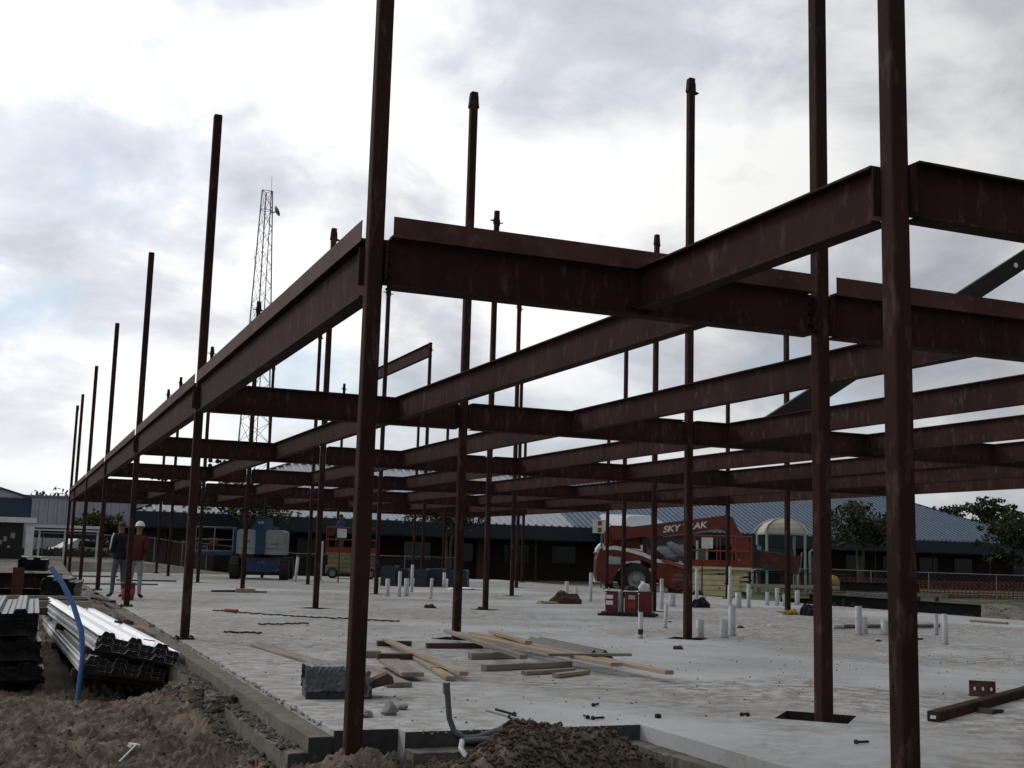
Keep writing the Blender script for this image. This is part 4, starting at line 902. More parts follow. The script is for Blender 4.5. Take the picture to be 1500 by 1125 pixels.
# ------------------------------------------------------------------ blue boom lift
def boom_lift():
    o = thing('boom_lift', 'blue boom lift with pale grey covers and big black tyres', 'boom lift', (7.05, 40.6, 0), R(-17))
    for sx in (-1, 1):
        for y in (-.15, 2.1): wheel(o, 0, 0, 0, .44, .34, .55) if False else None
    # wheels roll along y here: build them on holders
    for sx in (-.98, .98):
        for y in (0.0, 2.2):
            h = Matrix.Translation((sx, y, .44))@Matrix.Rotation(math.pi/2, 4, 'Z')
            mb = MB(); mw = h@Matrix.Rotation(math.pi/2, 4, 'X'); r, w = .44, .36
            mb.lathe([(r*.55, -w/2), (r*.92, -w/2), (r, -w*.34), (r, w*.34), (r*.92, w/2), (r*.55, w/2)], 24, mw, True, False)
            for k in range(18):
                a = 2*math.pi*k/18; c = Vector((math.cos(a)*r, math.sin(a)*r, 0)); mb.bar(mw@(c-Vector((0, 0, w*.45))), mw@(c+Vector((0, 0, w*.45))), .06, .04, mw.to_3x3()@Vector((math.cos(a), math.sin(a), 0)))
            wh = mb.build('wheel', M['tyre'], o); MB().lathe([(.03, -w*.3), (r*.5, -w*.2), (r*.56, -w*.45), (r*.56, w*.45), (r*.5, w*.2), (.03, w*.3)], 20, mw).build('rim', M['lift_grey'], wh)
    mb = MB(); mb.prism([(-.75, .45), (-.45, .30), (.45, .30), (.75, .45), (.62, .86), (-.62, .86)], -.15, 2.4); mb.build('chassis', M['blue_lift'], o)
    MB().lathe([(.45, .86), (.45, 1.0)], 20, Matrix.Translation((0, 1.1, 0))).build('turntable', M['dark_metal'], o)
    def rbox(x0, x1, y0, y1, z0, z1, c=.12):
        return MB().prism([(x0, z0), (x1, z0), (x1, z1-c), (x1-c*.3, z1-c*.3), (x1-c, z1), (x0+c, z1), (x0+c*.3, z1-c*.3), (x0, z1-c)], y0, y1)
    rbox(-.92, -.19, -.35, 2.2, 1.0, 1.98).build('side_cover', M['lift_grey'], o); rbox(.19, .92, -.35, 2.2, 1.0, 1.98).build('side_cover', M['lift_grey'], o)
    MB().box(-.185, .185, -.42, 2.4, 1.0, 2.45).build('boom_mast', M['blue_lift'], o); MB().prism([(-.4, 1.99), (-.19, 1.99), (-.19, 2.4)], -.35, .2).build('mast_gusset', M['blue_lift'], o)
    MB().box(-.23, .23, -.44, .3, 2.452, 2.50).build('mast_cap', M['blue_lift'], o)
    text('S-40', .14, 'lettering', M['letter'], o, Matrix.Translation((0, -.424, 2.26))@Matrix.Rotation(math.pi/2, 4, 'X')); text('S-40', .16, 'lettering', M['letter_dim'], o, Matrix.Translation((.05, -.155, .68))@Matrix.Rotation(math.pi/2, 4, 'X'))
    for x, z in ((.55, 1.42), (-.55, 1.52)): text('Genie', .13, 'lettering', M['dark_metal'], o, Matrix.Translation((x, -.355, z))@Matrix.Rotation(math.pi/2, 4, 'X'), shear=.2)
    for sx in (-.55, .55): MB().box(sx-.34, sx+.34, -.356, -.351, 1.22, 1.235).build('cover_seam', M['dark_metal'], o)
    MB().box(-.16, .16, 2.4, 5.6, 1.85, 2.2).build('boom', M['blue_lift'], o)
    m = MB(); m.box(-.955, -.925, -.1, .1, 1.15, 1.85); m.build('control_panel', M['white'], o)
    m = MB(); m.tube([(-.35, .0, 2.0), (-.5, -.1, 2.3), (-.42, -.1, 2.55), (-.2, 0, 2.62)], .035, 6); m.tube([(-.6, .2, 2.0), (-.7, .1, 2.25), (-.5, 0, 2.4)], .03, 6); m.build('hydraulic_hose', M['dark_metal'], o)
    # basket swung out to the left rear
    b = MB()
    for z in (1.08, 1.55, 2.05):
        b.tube([(-2.75, 1.0, z), (-1.25, 1.0, z), (-1.25, 1.9, z), (-2.75, 1.9, z), (-2.75, 1.0, z)], .025, 6)
    for x, y in ((-2.75, 1), (-1.25, 1), (-1.25, 1.9), (-2.75, 1.9), (-2.0, 1.0)): b.tube([(x, y, 1.0), (x, y, 2.05)], .025, 6)
    bk = b.build('basket_rail', M['galv_dull'], o); MB().box(-2.78, -1.22, .97, 1.93, .92, 1.05).build('basket_floor', M['blue_lift'], o); MB().box(-2.2, -1.9, 1.02, 1.2, 1.3, 1.62).build('basket_box', M['red_paint'], o)
    MB().box(-1.3, -.93, 1.3, 1.6, 1.0, 1.95).build('basket_arm', M['blue_lift'], o)
boom_lift()

# ------------------------------------------------------------------ playground
def playground():
    o = thing('play_structure', 'playground tower with beige dome roof, pale posts and two slides', 'playground', (34.4, 44.0, -.33), R(-20))
    mb = MB(); n = 12; prof = [(1.12, 2.98), (1.12, 3.08), (1.02, 3.32), (.78, 3.58), (.45, 3.74), (.02, 3.80)]
    mb.lathe(prof, 4, Matrix.Rotation(R(45), 4, 'Z')@Matrix.Diagonal((1.28, 1.28, 1, 1)), False); mb.build('dome_roof', M['beige_plastic'], o)
    for sx in (-.85, .85):
        mb = MB(); mb.lathe([(.07, 0), (.07, 1)], 6); 
    for k, (a, b) in enumerate(((-.98, -.98), (.98, -.98), (-.98, .98), (.98, .98))):
        MB().tube([(a, b, -.1), (a, b, 3.0)], .07, 8).build('post', M['green_post'], o)
    for a, b in ((-1, -1), (1, -1), (-1, 1), (1, 1)):
        MB().tube([(a*1.12, b*1.12, 3.08), (a*.9, b*.9, 3.45), (a*.5, b*.5, 3.72), (0, 0, 3.82)], .05, 6).build('dome_rib', M['beige_plastic'], o)
    MB().box(-1.05, 1.05, -1.05, 1.05, 1.15, 1.25).build('deck', M['teal'], o); MB().box(-.9, .9, .98, 1.02, 1.3, 2.3).build('panel', M['teal'], o); MB().box(-1.02, -.98, .1, .9, 1.3, 2.4).build('panel', M['teal'], o)
    for y0, x_end, zt in ((-.55, -3.4, 1.5), (.75, -3.0, 1.2)):
        m = MB(); pts = [(-1.0, y0, zt), (-1.5, y0, zt-.12), (-2.3, y0, zt-.75), (x_end+.3, y0, .30), (x_end-.3, y0, .22)]
        for a, b in zip(pts, pts[1:]): m.bar(a, b, .5, .05)
        m.build('slide', M['beige_plastic'], o)
        for s in (-.27, .27): MB().tube([(p_[0], p_[1]+s, p_[2]+.12) for p_ in pts], .05, 6).build('slide_rim', M['beige_plastic'], o)
    for k, x in enumerate((-2.6, -1.9, -.2, .4, 1.5, 1.95)): MB().tube([(x, -1.7, -.1), (x, -1.7, 1.05+.1*(k % 2))], .065, 8).build('low_post', M['green_post'], o)
    MB().bar((-2.8, -1.8, .42), (2.6, -1.8, .42), .08, .14).build('low_rail', M['beige_plastic'], o); MB().tube([(-2.7, -1.75, 1.05), (3.0, -1.75, 1.05)], .02, 6).build('top_rail', M['dark_metal'], o)
    for x in (1.6, 2.5): MB().tube([(x, .3, -.1), (x, .3, 2.2)], .07, 8).build('post', M['green_post'], o)
    MB().tube([(1.6, .3, 2.2), (2.1, .3, 2.35), (2.5, .3, 2.2)], .05, 8).build('arch', M['green_post'], o); MB().box(1.7, 2.4, .28, .32, .9, 1.9).build('panel', M['teal'], o)
    for x in (-3.6, -4.1): MB().tube([(x, 1.2, -.1), (x, 1.2, 2.6)], .07, 8).build('post', M['green_post'], o)
    MB().box(-4.1, -3.6, 1.18, 1.22, 1.0, 2.2).build('panel', M['teal'], o)
    MB().lathe([(.35, 0), (.36, .15), (.2, .42), (.02, .5)], 12, Matrix.Translation((2.9, .6, .5))).build('yellow_dome', mat('dull_yellow', (.45, .27, .06), None, 4), o)
playground()
# pale kerb strip of the play area
mb = MB(); mb.box(37.0, 47.0, -.10, .10, -.42, -.18); tag(mb.build('path', M['concrete'], None, (0, 42, 0), (0, 0, 0)), kind='structure')

# ------------------------------------------------------------------ stacked steel at the right of the slab
def ib(l, d, w): return ibeam_mesh(l, d, w, 0, 0)
SB = [((20.9, 23.3, .30), (25.6, 21.0, .10), .42, 'dark long steel beam lying at the front of the stack right of the slab'),
      ((20.6, 24.4, .12), (24.0, 24.2, .12), .30, 'dark short steel beam lying behind the long one by the slab'),
      ((22.6, 24.0, .68), (24.6, 22.6, .68), .28, 'dark steel beam stub lying on top of the stack'),]
for p, q, d, lab in SB:
    p = Vector(p); q = Vector(q); v = q-p
    o = link('stacked_beam', ib(v.length, d, .2), None, p, (0, -math.asin(v.z/v.length), math.atan2(v.y, v.x))); o.data.materials[0] = M['primer_dark']; tag(o, lab, 'steel beam', 'steel beams stacked right of the slab')
for x, y, w_ in ((21.6, 23.4, 'end nearer the slab'), (23.4, 22.3, 'middle'), (25.0, 21.4, 'far end')):
    tag(MB().box(-.1, .1, -.5, .5, -.5, -.10).build('timber_bearer', M['wood_dark'], None, (x, y, -.10), (0, 0, R(20))), f'dark timber bearer under the {w_} of the long stacked beam', 'bearer', 'bearers under the stacked steel')
for k, (x, y) in enumerate(((24.0, 21.95), (24.5, 21.7))):
    tag(MB().lathe([(.06, 0), (.07, .12), (.05, .15)], 10).build('steel_pot', M['dark_metal'], None, (x, y, .17)), f'{["first", "second"][k]} small dark round cap sitting on the long stacked beam', 'cap', 'round caps on the stacked beam')

# ------------------------------------------------------------------ people
def human(name, label, loc, rz, cloth, arms, hold=None, hat=False, hair=True, lean=0, h=1.0, legs=(.10, -.04), head_turn=0):
    """one continuous skinned body facing local -y; arms = ((elbow, wrist) left, right)"""
    bm_v = []; bm_e = []; rad = []
    def v(p, r): bm_v.append(Vector(p)*h); rad.append((r[0]*h, r[1]*h) if isinstance(r, tuple) else (r*h, r*h)); return len(bm_v)-1
    def e(*ids):
        for a, b in zip(ids, ids[1:]): bm_e.append((a, b))
    pel = v((0, 0, .96), (.165, .12)); sp = v((0, -lean*.3, 1.14), (.16, .12)); ch = v((0, -lean*.8, 1.34), (.18, .13)); nb = v((0, -lean, 1.47), (.07, .07)); nk = v((0, -lean-.01, 1.54), (.055, .06)); hd = v((0, -lean-.02, 1.63), (.075, .09)); ht = v((0, -lean-.02, 1.71), (.065, .08))
    e(pel, sp, ch, nb, nk, hd, ht)
    joints = []
    for s, (el, wr) in zip((-1, 1), arms):
        sh = v((s*.19, -lean*.95, 1.42), .07); a = v(el, .054); b = v(wr, .032); c = v(Vector(wr)+(Vector(wr)-Vector(el)).normalized()*.09, (.034, .022)); e(ch, sh, a, b, c); joints.append((Vector(el)*h, Vector(wr)*h))
    for s, fy in zip((-1, 1), legs):
        hp = v((s*.095, 0, .88), .092); kn = v((s*.10, fy*.6-.02, .49), .062); an = v((s*.105, fy, .09), .045); fo = v((s*.11, fy-.07, .045), .04); to = v((s*.12, fy-.17, .035), .036); e(pel, hp, kn, an, fo, to)
    me = bpy.data.meshes.new(name); me.from_pydata(bm_v, bm_e, []); o = link(name, me)
    sk = o.modifiers.new('skin', 'SKIN'); ss = o.modifiers.new('sub', 'SUBSURF'); ss.levels = 2; ss.render_levels = 2
    for i, r in enumerate(rad): me.skin_vertices[0].data[i].radius = r
    me.skin_vertices[0].data[0].use_root = True
    dg = bpy.context.evaluated_depsgraph_get(); dg.update(); me2 = bpy.data.meshes.new_from_object(o.evaluated_get(dg)); o.modifiers.clear(); o.data = me2
    # hands with five fingers and facial features joined into the same body mesh
    mb = MB(); mb.smooth = True
    mb.v = [tuple(x.co) for x in me2.vertices]; mb.f = [tuple(p.vertices) for p in me2.polygons]; mb.m = [0]*len(mb.f); mb.sm = [True]*len(mb.f); nbody = len(mb.f)
    for s, (el, wr) in zip((-1, 1), joints):
        d = (wr-el).normalized(); sd_ = d.cross(Vector((1, 0, 0))); sd_ = sd_.normalized() if sd_.length > .1 else Vector((0, 1, 0)); pl = d.cross(sd_)
        for k, ln in enumerate((.062, .074, .078, .07)):
            b0 = wr+d*.085*h+sd_*(.024-.016*k)*h; m1 = b0+d*ln*.5*h; mb.tube([b0-d*.02, m1, m1+(d*.8+pl*s*-.6).normalized()*ln*.5*h], [.0085*h, .008*h, .006*h], 6)
        t0 = wr+d*.04*h+sd_*.028*h; mb.tube([t0, t0+(d*.6+sd_*.8).normalized()*.035*h, t0+(d*.95+sd_*.5).normalized()*.065*h], [.011*h, .009*h, .007*h], 6)
    hc = Vector((0, -lean-.02, 1.66))*h
    mb.tube([hc+Vector((0, -.085, .025))*h, hc+Vector((0, -.112, -.012))*h, hc+Vector((0, -.088, -.018))*h], [.008*h, .016*h, .008*h], 6)
    mb.bar(hc+Vector((-.024, -.088, -.048))*h, hc+Vector((.024, -.088, -.048))*h, .012*h, .012*h)
    for s in (-1, 1):
        mb.tube([hc+Vector((s*.078, .01, .02))*h, hc+Vector((s*.09, .02, -.0))*h, hc+Vector((s*.076, .008, -.03))*h], [.008*h, .014*h, .006*h], 6)
        mb.lathe([(.004*h, -.004*h), (.011*h, 0), (.004*h, .004*h)], 6, Matrix.Translation(hc+Vector((s*.03, -.086, .022))*h))
    slots = [cloth['top'], cloth['legs'], M['skin'], M['shoe']]
    me3 = bpy.data.meshes.new(name); me3.from_pydata(mb.v, [], mb.f)
    for m_ in slots: me3.materials.append(m_)
    idx = []
    for k, f in enumerate(mb.f):
        c = sum((Vector(mb.v[i]) for i in f), Vector())/len(f); z = c.z/h
        if k >= nbody: idx.append(2); continue
        near_arm = min(((c-w_).length for _, w_ in joints))
        far_arm = any((c-w_).dot((w_-e_).normalized()) > -.01*h and (c-w_).length < .16*h for e_, w_ in joints)
        onarm = min((c-(e_+(w_-e_)*t)).length for e_, w_ in joints for t in (0, .25, .5, .75, 1)) < .075*h
        if far_arm and onarm or far_arm and near_arm < .12*h and abs(c.x) > .2*h: idx.append(2)
        elif z > 1.505: idx.append(2)
        elif onarm or z > .93: idx.append(0)
        elif z > .095: idx.append(1)
        else: idx.append(3)
    me3.polygons.foreach_set('material_index', idx); me3.polygons.foreach_set('use_smooth', [True]*len(idx)); me3.update(); o.data = me3
    o.location = loc; o.rotation_euler = (0, 0, rz); tag(o, label, 'person', 'people on the site')
    # jacket hem, so that the top ends in a clean edge over the trousers
    hem = MB(); hem.lathe([(.160*h, .88*h), (.172*h, .92*h), (.168*h, 1.02*h), (.150*h, 1.10*h)], 18, Matrix.Diagonal((1.05, .80, 1, 1))); hem.build('jacket_hem', cloth['top'], o)
    if hat:
        mw = Matrix.Translation(hc+Vector((0, 0, .035))*h); hm = MB(); hm.lathe([(.122*h, 0), (.125*h, .012*h), (.110*h, .02*h), (.104*h, .055*h), (.08*h, .095*h), (.045*h, .113*h), (.005*h, .118*h)], 18, mw@Matrix.Diagonal((.92, 1.1, 1, 1))); hm.tube([hc+Vector((0, -.115, .07))*h, hc+Vector((0, -.05, .145))*h, hc+Vector((0, .05, .15))*h, hc+Vector((0, .115, .08))*h], .014*h, 6); hm.build('hard_hat', M['white'], o)
    elif hair:
        mw = Matrix.Translation(hc+Vector((0, .012, .035))*h); MB().lathe([(.088*h, -.04*h), (.094*h, 0), (.088*h, .04*h), (.06*h, .075*h), (.005*h, .09*h)], 14, mw@Matrix.Diagonal((.95, 1.06, 1, 1))).build('hair', M['hair'], o)
    return o
arms_down = (((-.25, .02, 1.16), (-.235, -.06, .92)), ((.25, .02, 1.16), (.235, -.06, .92)))
arms_front = (((-.25, .03, 1.15), (-.10, -.20, 1.04)), ((.25, .03, 1.15), (.10, -.20, 1.04)))
p1 = human('person', 'person in a dark jacket with white sleeve stripe and blue jeans', (.16, 21.75, 0), R(-150), {'top': M['navy'], 'legs': M['jeans']}, arms_front, hair=False, h=1.0, legs=(.06, -.08))
for s in (-1, 1):
    MB().tube([(s*.205, 0, 1.49), (s*.262, .02, 1.38), (s*.300, .03, 1.16), (s*.285, -.01, 1.12)], .018, 6).build('sleeve_stripe', M['white'], p1)
MB().lathe([(.082, -.02), (.088, .02), (.07, .06), (.02, .078)], 14, Matrix.Translation((0, .01, 1.685))).build('cropped_hair', mat('cropped_hair', (.11, .055, .04), None, 12), p1)
p2 = human('person', 'person in a maroon top, pale trousers and white hard hat', (.50, 21.4, 0), R(150), {'top': M['maroon'], 'legs': M['pale_trousers']}, arms_front, hat=True, hair=False, h=.985, legs=(-.04, .07), lean=.06)
p3 = human('person', 'worker in a blue shirt leaning at the rail of the scissor lift', (11.62, 45.45, 1.15), R(-60), {'top': M['blue_shirt'], 'legs': M['jeans']}, (((-.24, -.12, 1.2), (-.14, -.36, 1.13)), ((.24, -.12, 1.2), (.14, -.36, 1.13))), hair=True, h=.97, lean=.09)
o = thing('plastic_bucket', 'orange red plastic bucket standing behind a left rim column', 'bucket', (.27, 20.3, 0))
MB().lathe([(.13, 0), (.15, .36), (.16, .365), (.16, .39), (.148, .39), (.125, .03), (.01, .03)], 18).build('body', M['bucket'], o); MB().tube([(-.155, 0, .36), (-.12, -.11, .26), (0, -.16, .22), (.12, -.11, .26), (.155, 0, .36)], .005, 5).build('handle', M['dark_metal'], o)
MB().lathe([(.1505, .12), (.1545, .27)], 18, Matrix.Diagonal((1.0, 1.0, 1, 1))).build('label_band', M['pink'], o)

# ------------------------------------------------------------------ steel deck bundles
M['cut_edge'] = mat('sawn_steel_edge', (.06, .06, .065), None, 20, .6, .3)
def deck_profile(nr, pitch=.305, hgt=.055):
    P_ = [(0, -.03), (0, 0)]
    for k in range(nr):
        x = k*pitch+.03; P_ += [(x, 0), (x+.03, hgt), (x+.075, hgt), (x+.085, hgt-.01), (x+.095, hgt), (x+.14, hgt), (x+.17, 0), (x+.235, 0), (x+.243, .012), (x+.251, 0)]
    P_ += [(nr*pitch+.03, 0), (nr*pitch+.03, -.03)]; return P_
def deck_sheet_mesh(l, nr):
    P_ = deck_profile(nr); n = len(P_); t = .0016; mb = MB()
    vs = [(x, 0, z) for x, z in P_]+[(x, l, z) for x, z in P_]+[(x, 0, z-t) for x, z in P_]+[(x, l, z-t) for x, z in P_]
    F = []
    E_ = []
    for k in range(n-1): F += [(k, k+1, n+k+1, n+k), (2*n+k+1, 2*n+k, 3*n+k, 3*n+k+1)]; E_ += [(k+1, k, 2*n+k, 2*n+k+1), (n+k, n+k+1, 3*n+k+1, 3*n+k)]
    F += [(0, n, 3*n, 2*n), (n-1, 3*n-1, 4*n-1, 2*n-1)]; mb.add(vs, F); mb.cur = 1; mb.add(vs, E_); return mb.mesh('deck_sheet', [M['galv'], M['cut_edge']])
def deck_bundle(x, y, z, rz, roll, l, nr, n, label, dz=.021, rx=0, bearers=True, worn=False):
    o = link('steel_deck_bundle', None, None, (x, y, z), (rx, roll, rz)); tag(o, label, 'steel decking', 'bundles of steel floor decking')
    me = deck_sheet_mesh(l, nr); me.materials[0] = M['galv_worn' if worn else 'galv']; r = random.Random(int(x*100+y))
    for k in range(n):
        link('deck_sheet', me, o, (r.uniform(-.012, .012), r.uniform(-.03, .03), dz*k))
    w = nr*.305+.03
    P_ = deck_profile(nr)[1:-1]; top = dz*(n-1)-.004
    MB().prism([(.012, -.026)]+[(w-.012, -.026)]+[(min(max(x, .012), w-.012), z_+top) for x, z_ in reversed(P_)], .035, l-.035).build('shade_filler', M['dark_metal'], o)  # solid dark fill stands in for the shade between nested sheets
    if bearers:
        for yy in (.5, l*.5, l-.6): MB().box(-.05, w+.05, yy, yy+.09, -.12, -.032).build('bearer', M['wood_dark'], o)
    return o
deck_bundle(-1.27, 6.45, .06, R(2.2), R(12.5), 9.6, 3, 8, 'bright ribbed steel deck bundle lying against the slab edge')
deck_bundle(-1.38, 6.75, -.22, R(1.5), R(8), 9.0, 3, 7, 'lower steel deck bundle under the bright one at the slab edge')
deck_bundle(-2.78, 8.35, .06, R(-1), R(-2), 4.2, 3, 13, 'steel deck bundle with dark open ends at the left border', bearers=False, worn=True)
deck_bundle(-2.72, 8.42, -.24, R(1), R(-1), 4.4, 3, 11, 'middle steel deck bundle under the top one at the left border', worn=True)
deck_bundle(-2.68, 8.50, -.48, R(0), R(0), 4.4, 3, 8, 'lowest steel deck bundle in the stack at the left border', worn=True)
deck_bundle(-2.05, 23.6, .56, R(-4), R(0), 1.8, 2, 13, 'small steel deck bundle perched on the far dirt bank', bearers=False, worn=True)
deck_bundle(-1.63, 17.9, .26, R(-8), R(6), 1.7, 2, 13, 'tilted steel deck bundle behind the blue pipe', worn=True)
tag(MB().box(-.09, .09, -.04, .04, 0, .045).build('wood_block', M['wood_dark'], None, (-.55, 10.6, .075), (0, R(12), R(60))), 'reddish wood block lying on the bright deck bundle', 'wood block')
tag(MB().box(-.35, .35, -.05, .05, 0, .04).build('board_offcut', M['wood'], None, (-.42, 10.2, .045), (0, R(4), R(112))), 'pale board offcut lying on the right edge of the bright deck bundle', 'board')
tag(MB().box(-.05, .05, -.03, .03, 0, .035).build('wood_block', M['wood_dark'], None, (-.74, 10.0, .118), (0, R(10), R(30))), 'small dark block on the ribs of the bright deck bundle', 'wood block')
tag(MB().box(-.06, .06, -.03, .03, 0, .012).build('red_rag', M['pink'], None, (-.66, 6.62, .125), (0, R(10), R(20))), 'scrap of red tape on the front end of the bright deck bundle', 'tape')
# long timbers and steel beyond the left decks
for k, (y, z, c, l) in enumerate(((14.6, .20, 'wood_grey', 3.4), (15.1, .22, 'wood_dark', 3.6), (15.7, .24, 'wood_grey', 3.9), (14.2, .10, 'wood_dark', 3.2))):
    lab = ['grey brown long timber lying across behind the left deck stack', 'dark long timber lying across behind the first grey one at left', 'grey long timber furthest back in the row behind the left decks', 'dark low timber right behind the left deck stack'][k]
    tag(MB().box(-l, 0, -.07, .07, 0, .12).build('long_timber', M[c], None, (-.82-.05*k, y, z-.1), (0, 0, R(-4+k))), lab, 'timber', 'long timbers behind the left decks')
for k, (x, y, z, l, rz) in enumerate(((-3.6, 20.4, .45, 2.6, 8), (-3.5, 20.9, .10, 2.5, 4), (-3.7, 21.6, .1, 2.6, 6))):
    o = link('steel_offcut', ibeam_mesh(l, .32, .24, 0, 0), None, (x-.1, y, z+.10), (0, 0, R(rz))); tag(o, ['rust brown beam offcut on top of the pile at the left border', 'rust brown beam offcut at the bottom front of the left pile', 'rust brown beam offcut at the bottom back of the left pile'][k], 'steel beam', 'beam offcuts piled at the left border')
tag(MB().box(-.12, .12, -.01, .01, -.45, .38).build('steel_plate', M['primer_edge'], None, (-2.04, 20.1, .30), (0, 0, R(15))), 'upright rust brown steel plate ending the left beam pile', 'steel plate')
# debris along the rim
rr = random.Random(21)
for k, (x, y, l, rz, c) in enumerate(((-.4, 18.2, 1.6, 100, 'wood_dark'), (-.25, 24.2, 1.9, 20, 'wood_dark'), (.9, 31, 2.4, 8, 'wood_grey'), (2.2, 35.5, 2.0, -5, 'wood_dark'), (-.55, 27, 1.8, 70, 'wood_grey'), (.55, 40, 2.2, 15, 'wood_dark'), (3.4, 26.3, .9, 30, 'wood_dark'), (4.1, 26.0, .8, -15, 'wood_grey'))):
    where = ['on the dirt rim by the fourth left column', 'across the slab edge past the two people', 'on the slab beyond the two people', 'lying left of the second column row far back', 'on the bank beyond the two people', 'near the far left corner of the slab', 'crossed with another on the open slab', 'short one crossed on the open slab'][k]
    z = .0 if x > 0 else gz(x, y)+.03
    tag(MB().box(-l/2, l/2, -.06, .06, 0, .05).build('scrap_board', M[c], None, (x, y, z), (0, 0, R(rz))), f'{"dark" if c == "wood_dark" else "grey"} scrap board {where}', 'board', 'scrap boards round the left slab edge')

# ------------------------------------------------------------------ blue pipe, ribbon, stick
mb = MB(); mb.tube([(-1.40, 6.70, -.62), (-1.385, 6.72, -.35), (-1.37, 6.78, -.05), (-1.40, 6.88, .22), (-1.50, 7.05, .50), (-1.63, 7.25, .74), (-1.76, 7.42, .92)], .031, 14)
o = mb.build('blue_pipe', M['blue_pipe']); tag(o, 'bent blue plastic pipe sticking up out of the dirt', 'pipe'); MB().lathe([(.032, 0), (.033, .03), (.02, .035)], 12, Matrix.Translation((-1.76, 7.42, .92))@Euler((R(-45), R(-35), 0)).to_matrix().to_4x4()).build('pipe_end', M['wood_grey'], o)
x, y = -.23, .75; z = gz(x-.35, y)
for k, (dx, dy, dz, rx) in enumerate(((-.30, -.15, .02, 60), (-.14, .12, .06, 40))):
    o = MB().add([(0, 0, 0), (.07, .01, .02), (.10, .0, .08), (.05, .01, .11), (.01, -.01, .06), (0, .004, 0.002), (.07, .014, .022), (.10, .004, .082), (.05, .014, .112), (.01, -.006, .062)], [(0, 1, 2, 3, 4), (9, 8, 7, 6, 5), (0, 5, 6, 1), (1, 6, 7, 2), (2, 7, 8, 3), (3, 8, 9, 4), (4, 9, 5, 0)]).build('survey_ribbon', M['pink'], None, (x+dx, y+dy, gz(x+dx, y+dy)-.01), (0, 0, R(rx))); tag(o, ['pink survey ribbon scrap low on the dirt by the slab corner', 'pink survey ribbon scrap nearer the slab corner'][k], 'ribbon', 'pink survey ribbons')
MB_ = MB(); MB_.tube([(-1.35, 1.75, gz(-1.35, 1.75)+.02), (-1.18, 2.15, gz(-1.18, 2.15)+.045)], .008, 6); tag(MB_.build('white_stick', M['white']), 'thin white stick lying on the brown dirt', 'stick')
tag(MB().box(-.05, .05, -.02, .02, 0, .03).build('wood_chip', M['white'], None, (-1.2, 2.2, gz(-1.2, 2.2)+.03), (R(15), R(10), R(40))), 'pale chip at the tip of the white stick', 'chip')
tag(MB().lathe([(.018, 0), (.022, .1), (.012, .11)], 8).build('plastic_plug', M['white'], None, (-.83, 1.25, gz(-.83, 1.25)+.01), (R(80), 0, R(60))), 'small white plastic plug on the dirt at the lower border', 'plug')
for k, (x, y, s) in enumerate(((-.42, 5.0, .16), (-.36, 6.1, .2), (-.5, 4.1, .13), (-.4, 3.0, .15), (-.45, 5.7, .14))):
    bm = bmesh.new(); bmesh.ops.create_icosphere(bm, subdivisions=4, radius=s*.8); r = random.Random(k)
    for v in bm.verts:
        a = v.co.normalized(); v.co = Vector((v.co.x*1.2, v.co.y*1.3, v.co.z*.8))*(1+.9*float(fbm(a.x*2.2+k*3+a.z, a.y*2.2+a.z*1.7, 5, .62)))
    m = bpy.data.meshes.new('lump'); bm.to_mesh(m); bm.free(); m.materials.append(M['crumb'])
    tag(link('concrete_lump', m, None, (x, y, gz(x, y)+.05)), f'broken concrete lump against the footing, {ORD[k+1]} of the row below the deck bundle', 'concrete lump', 'concrete lumps by the footing')

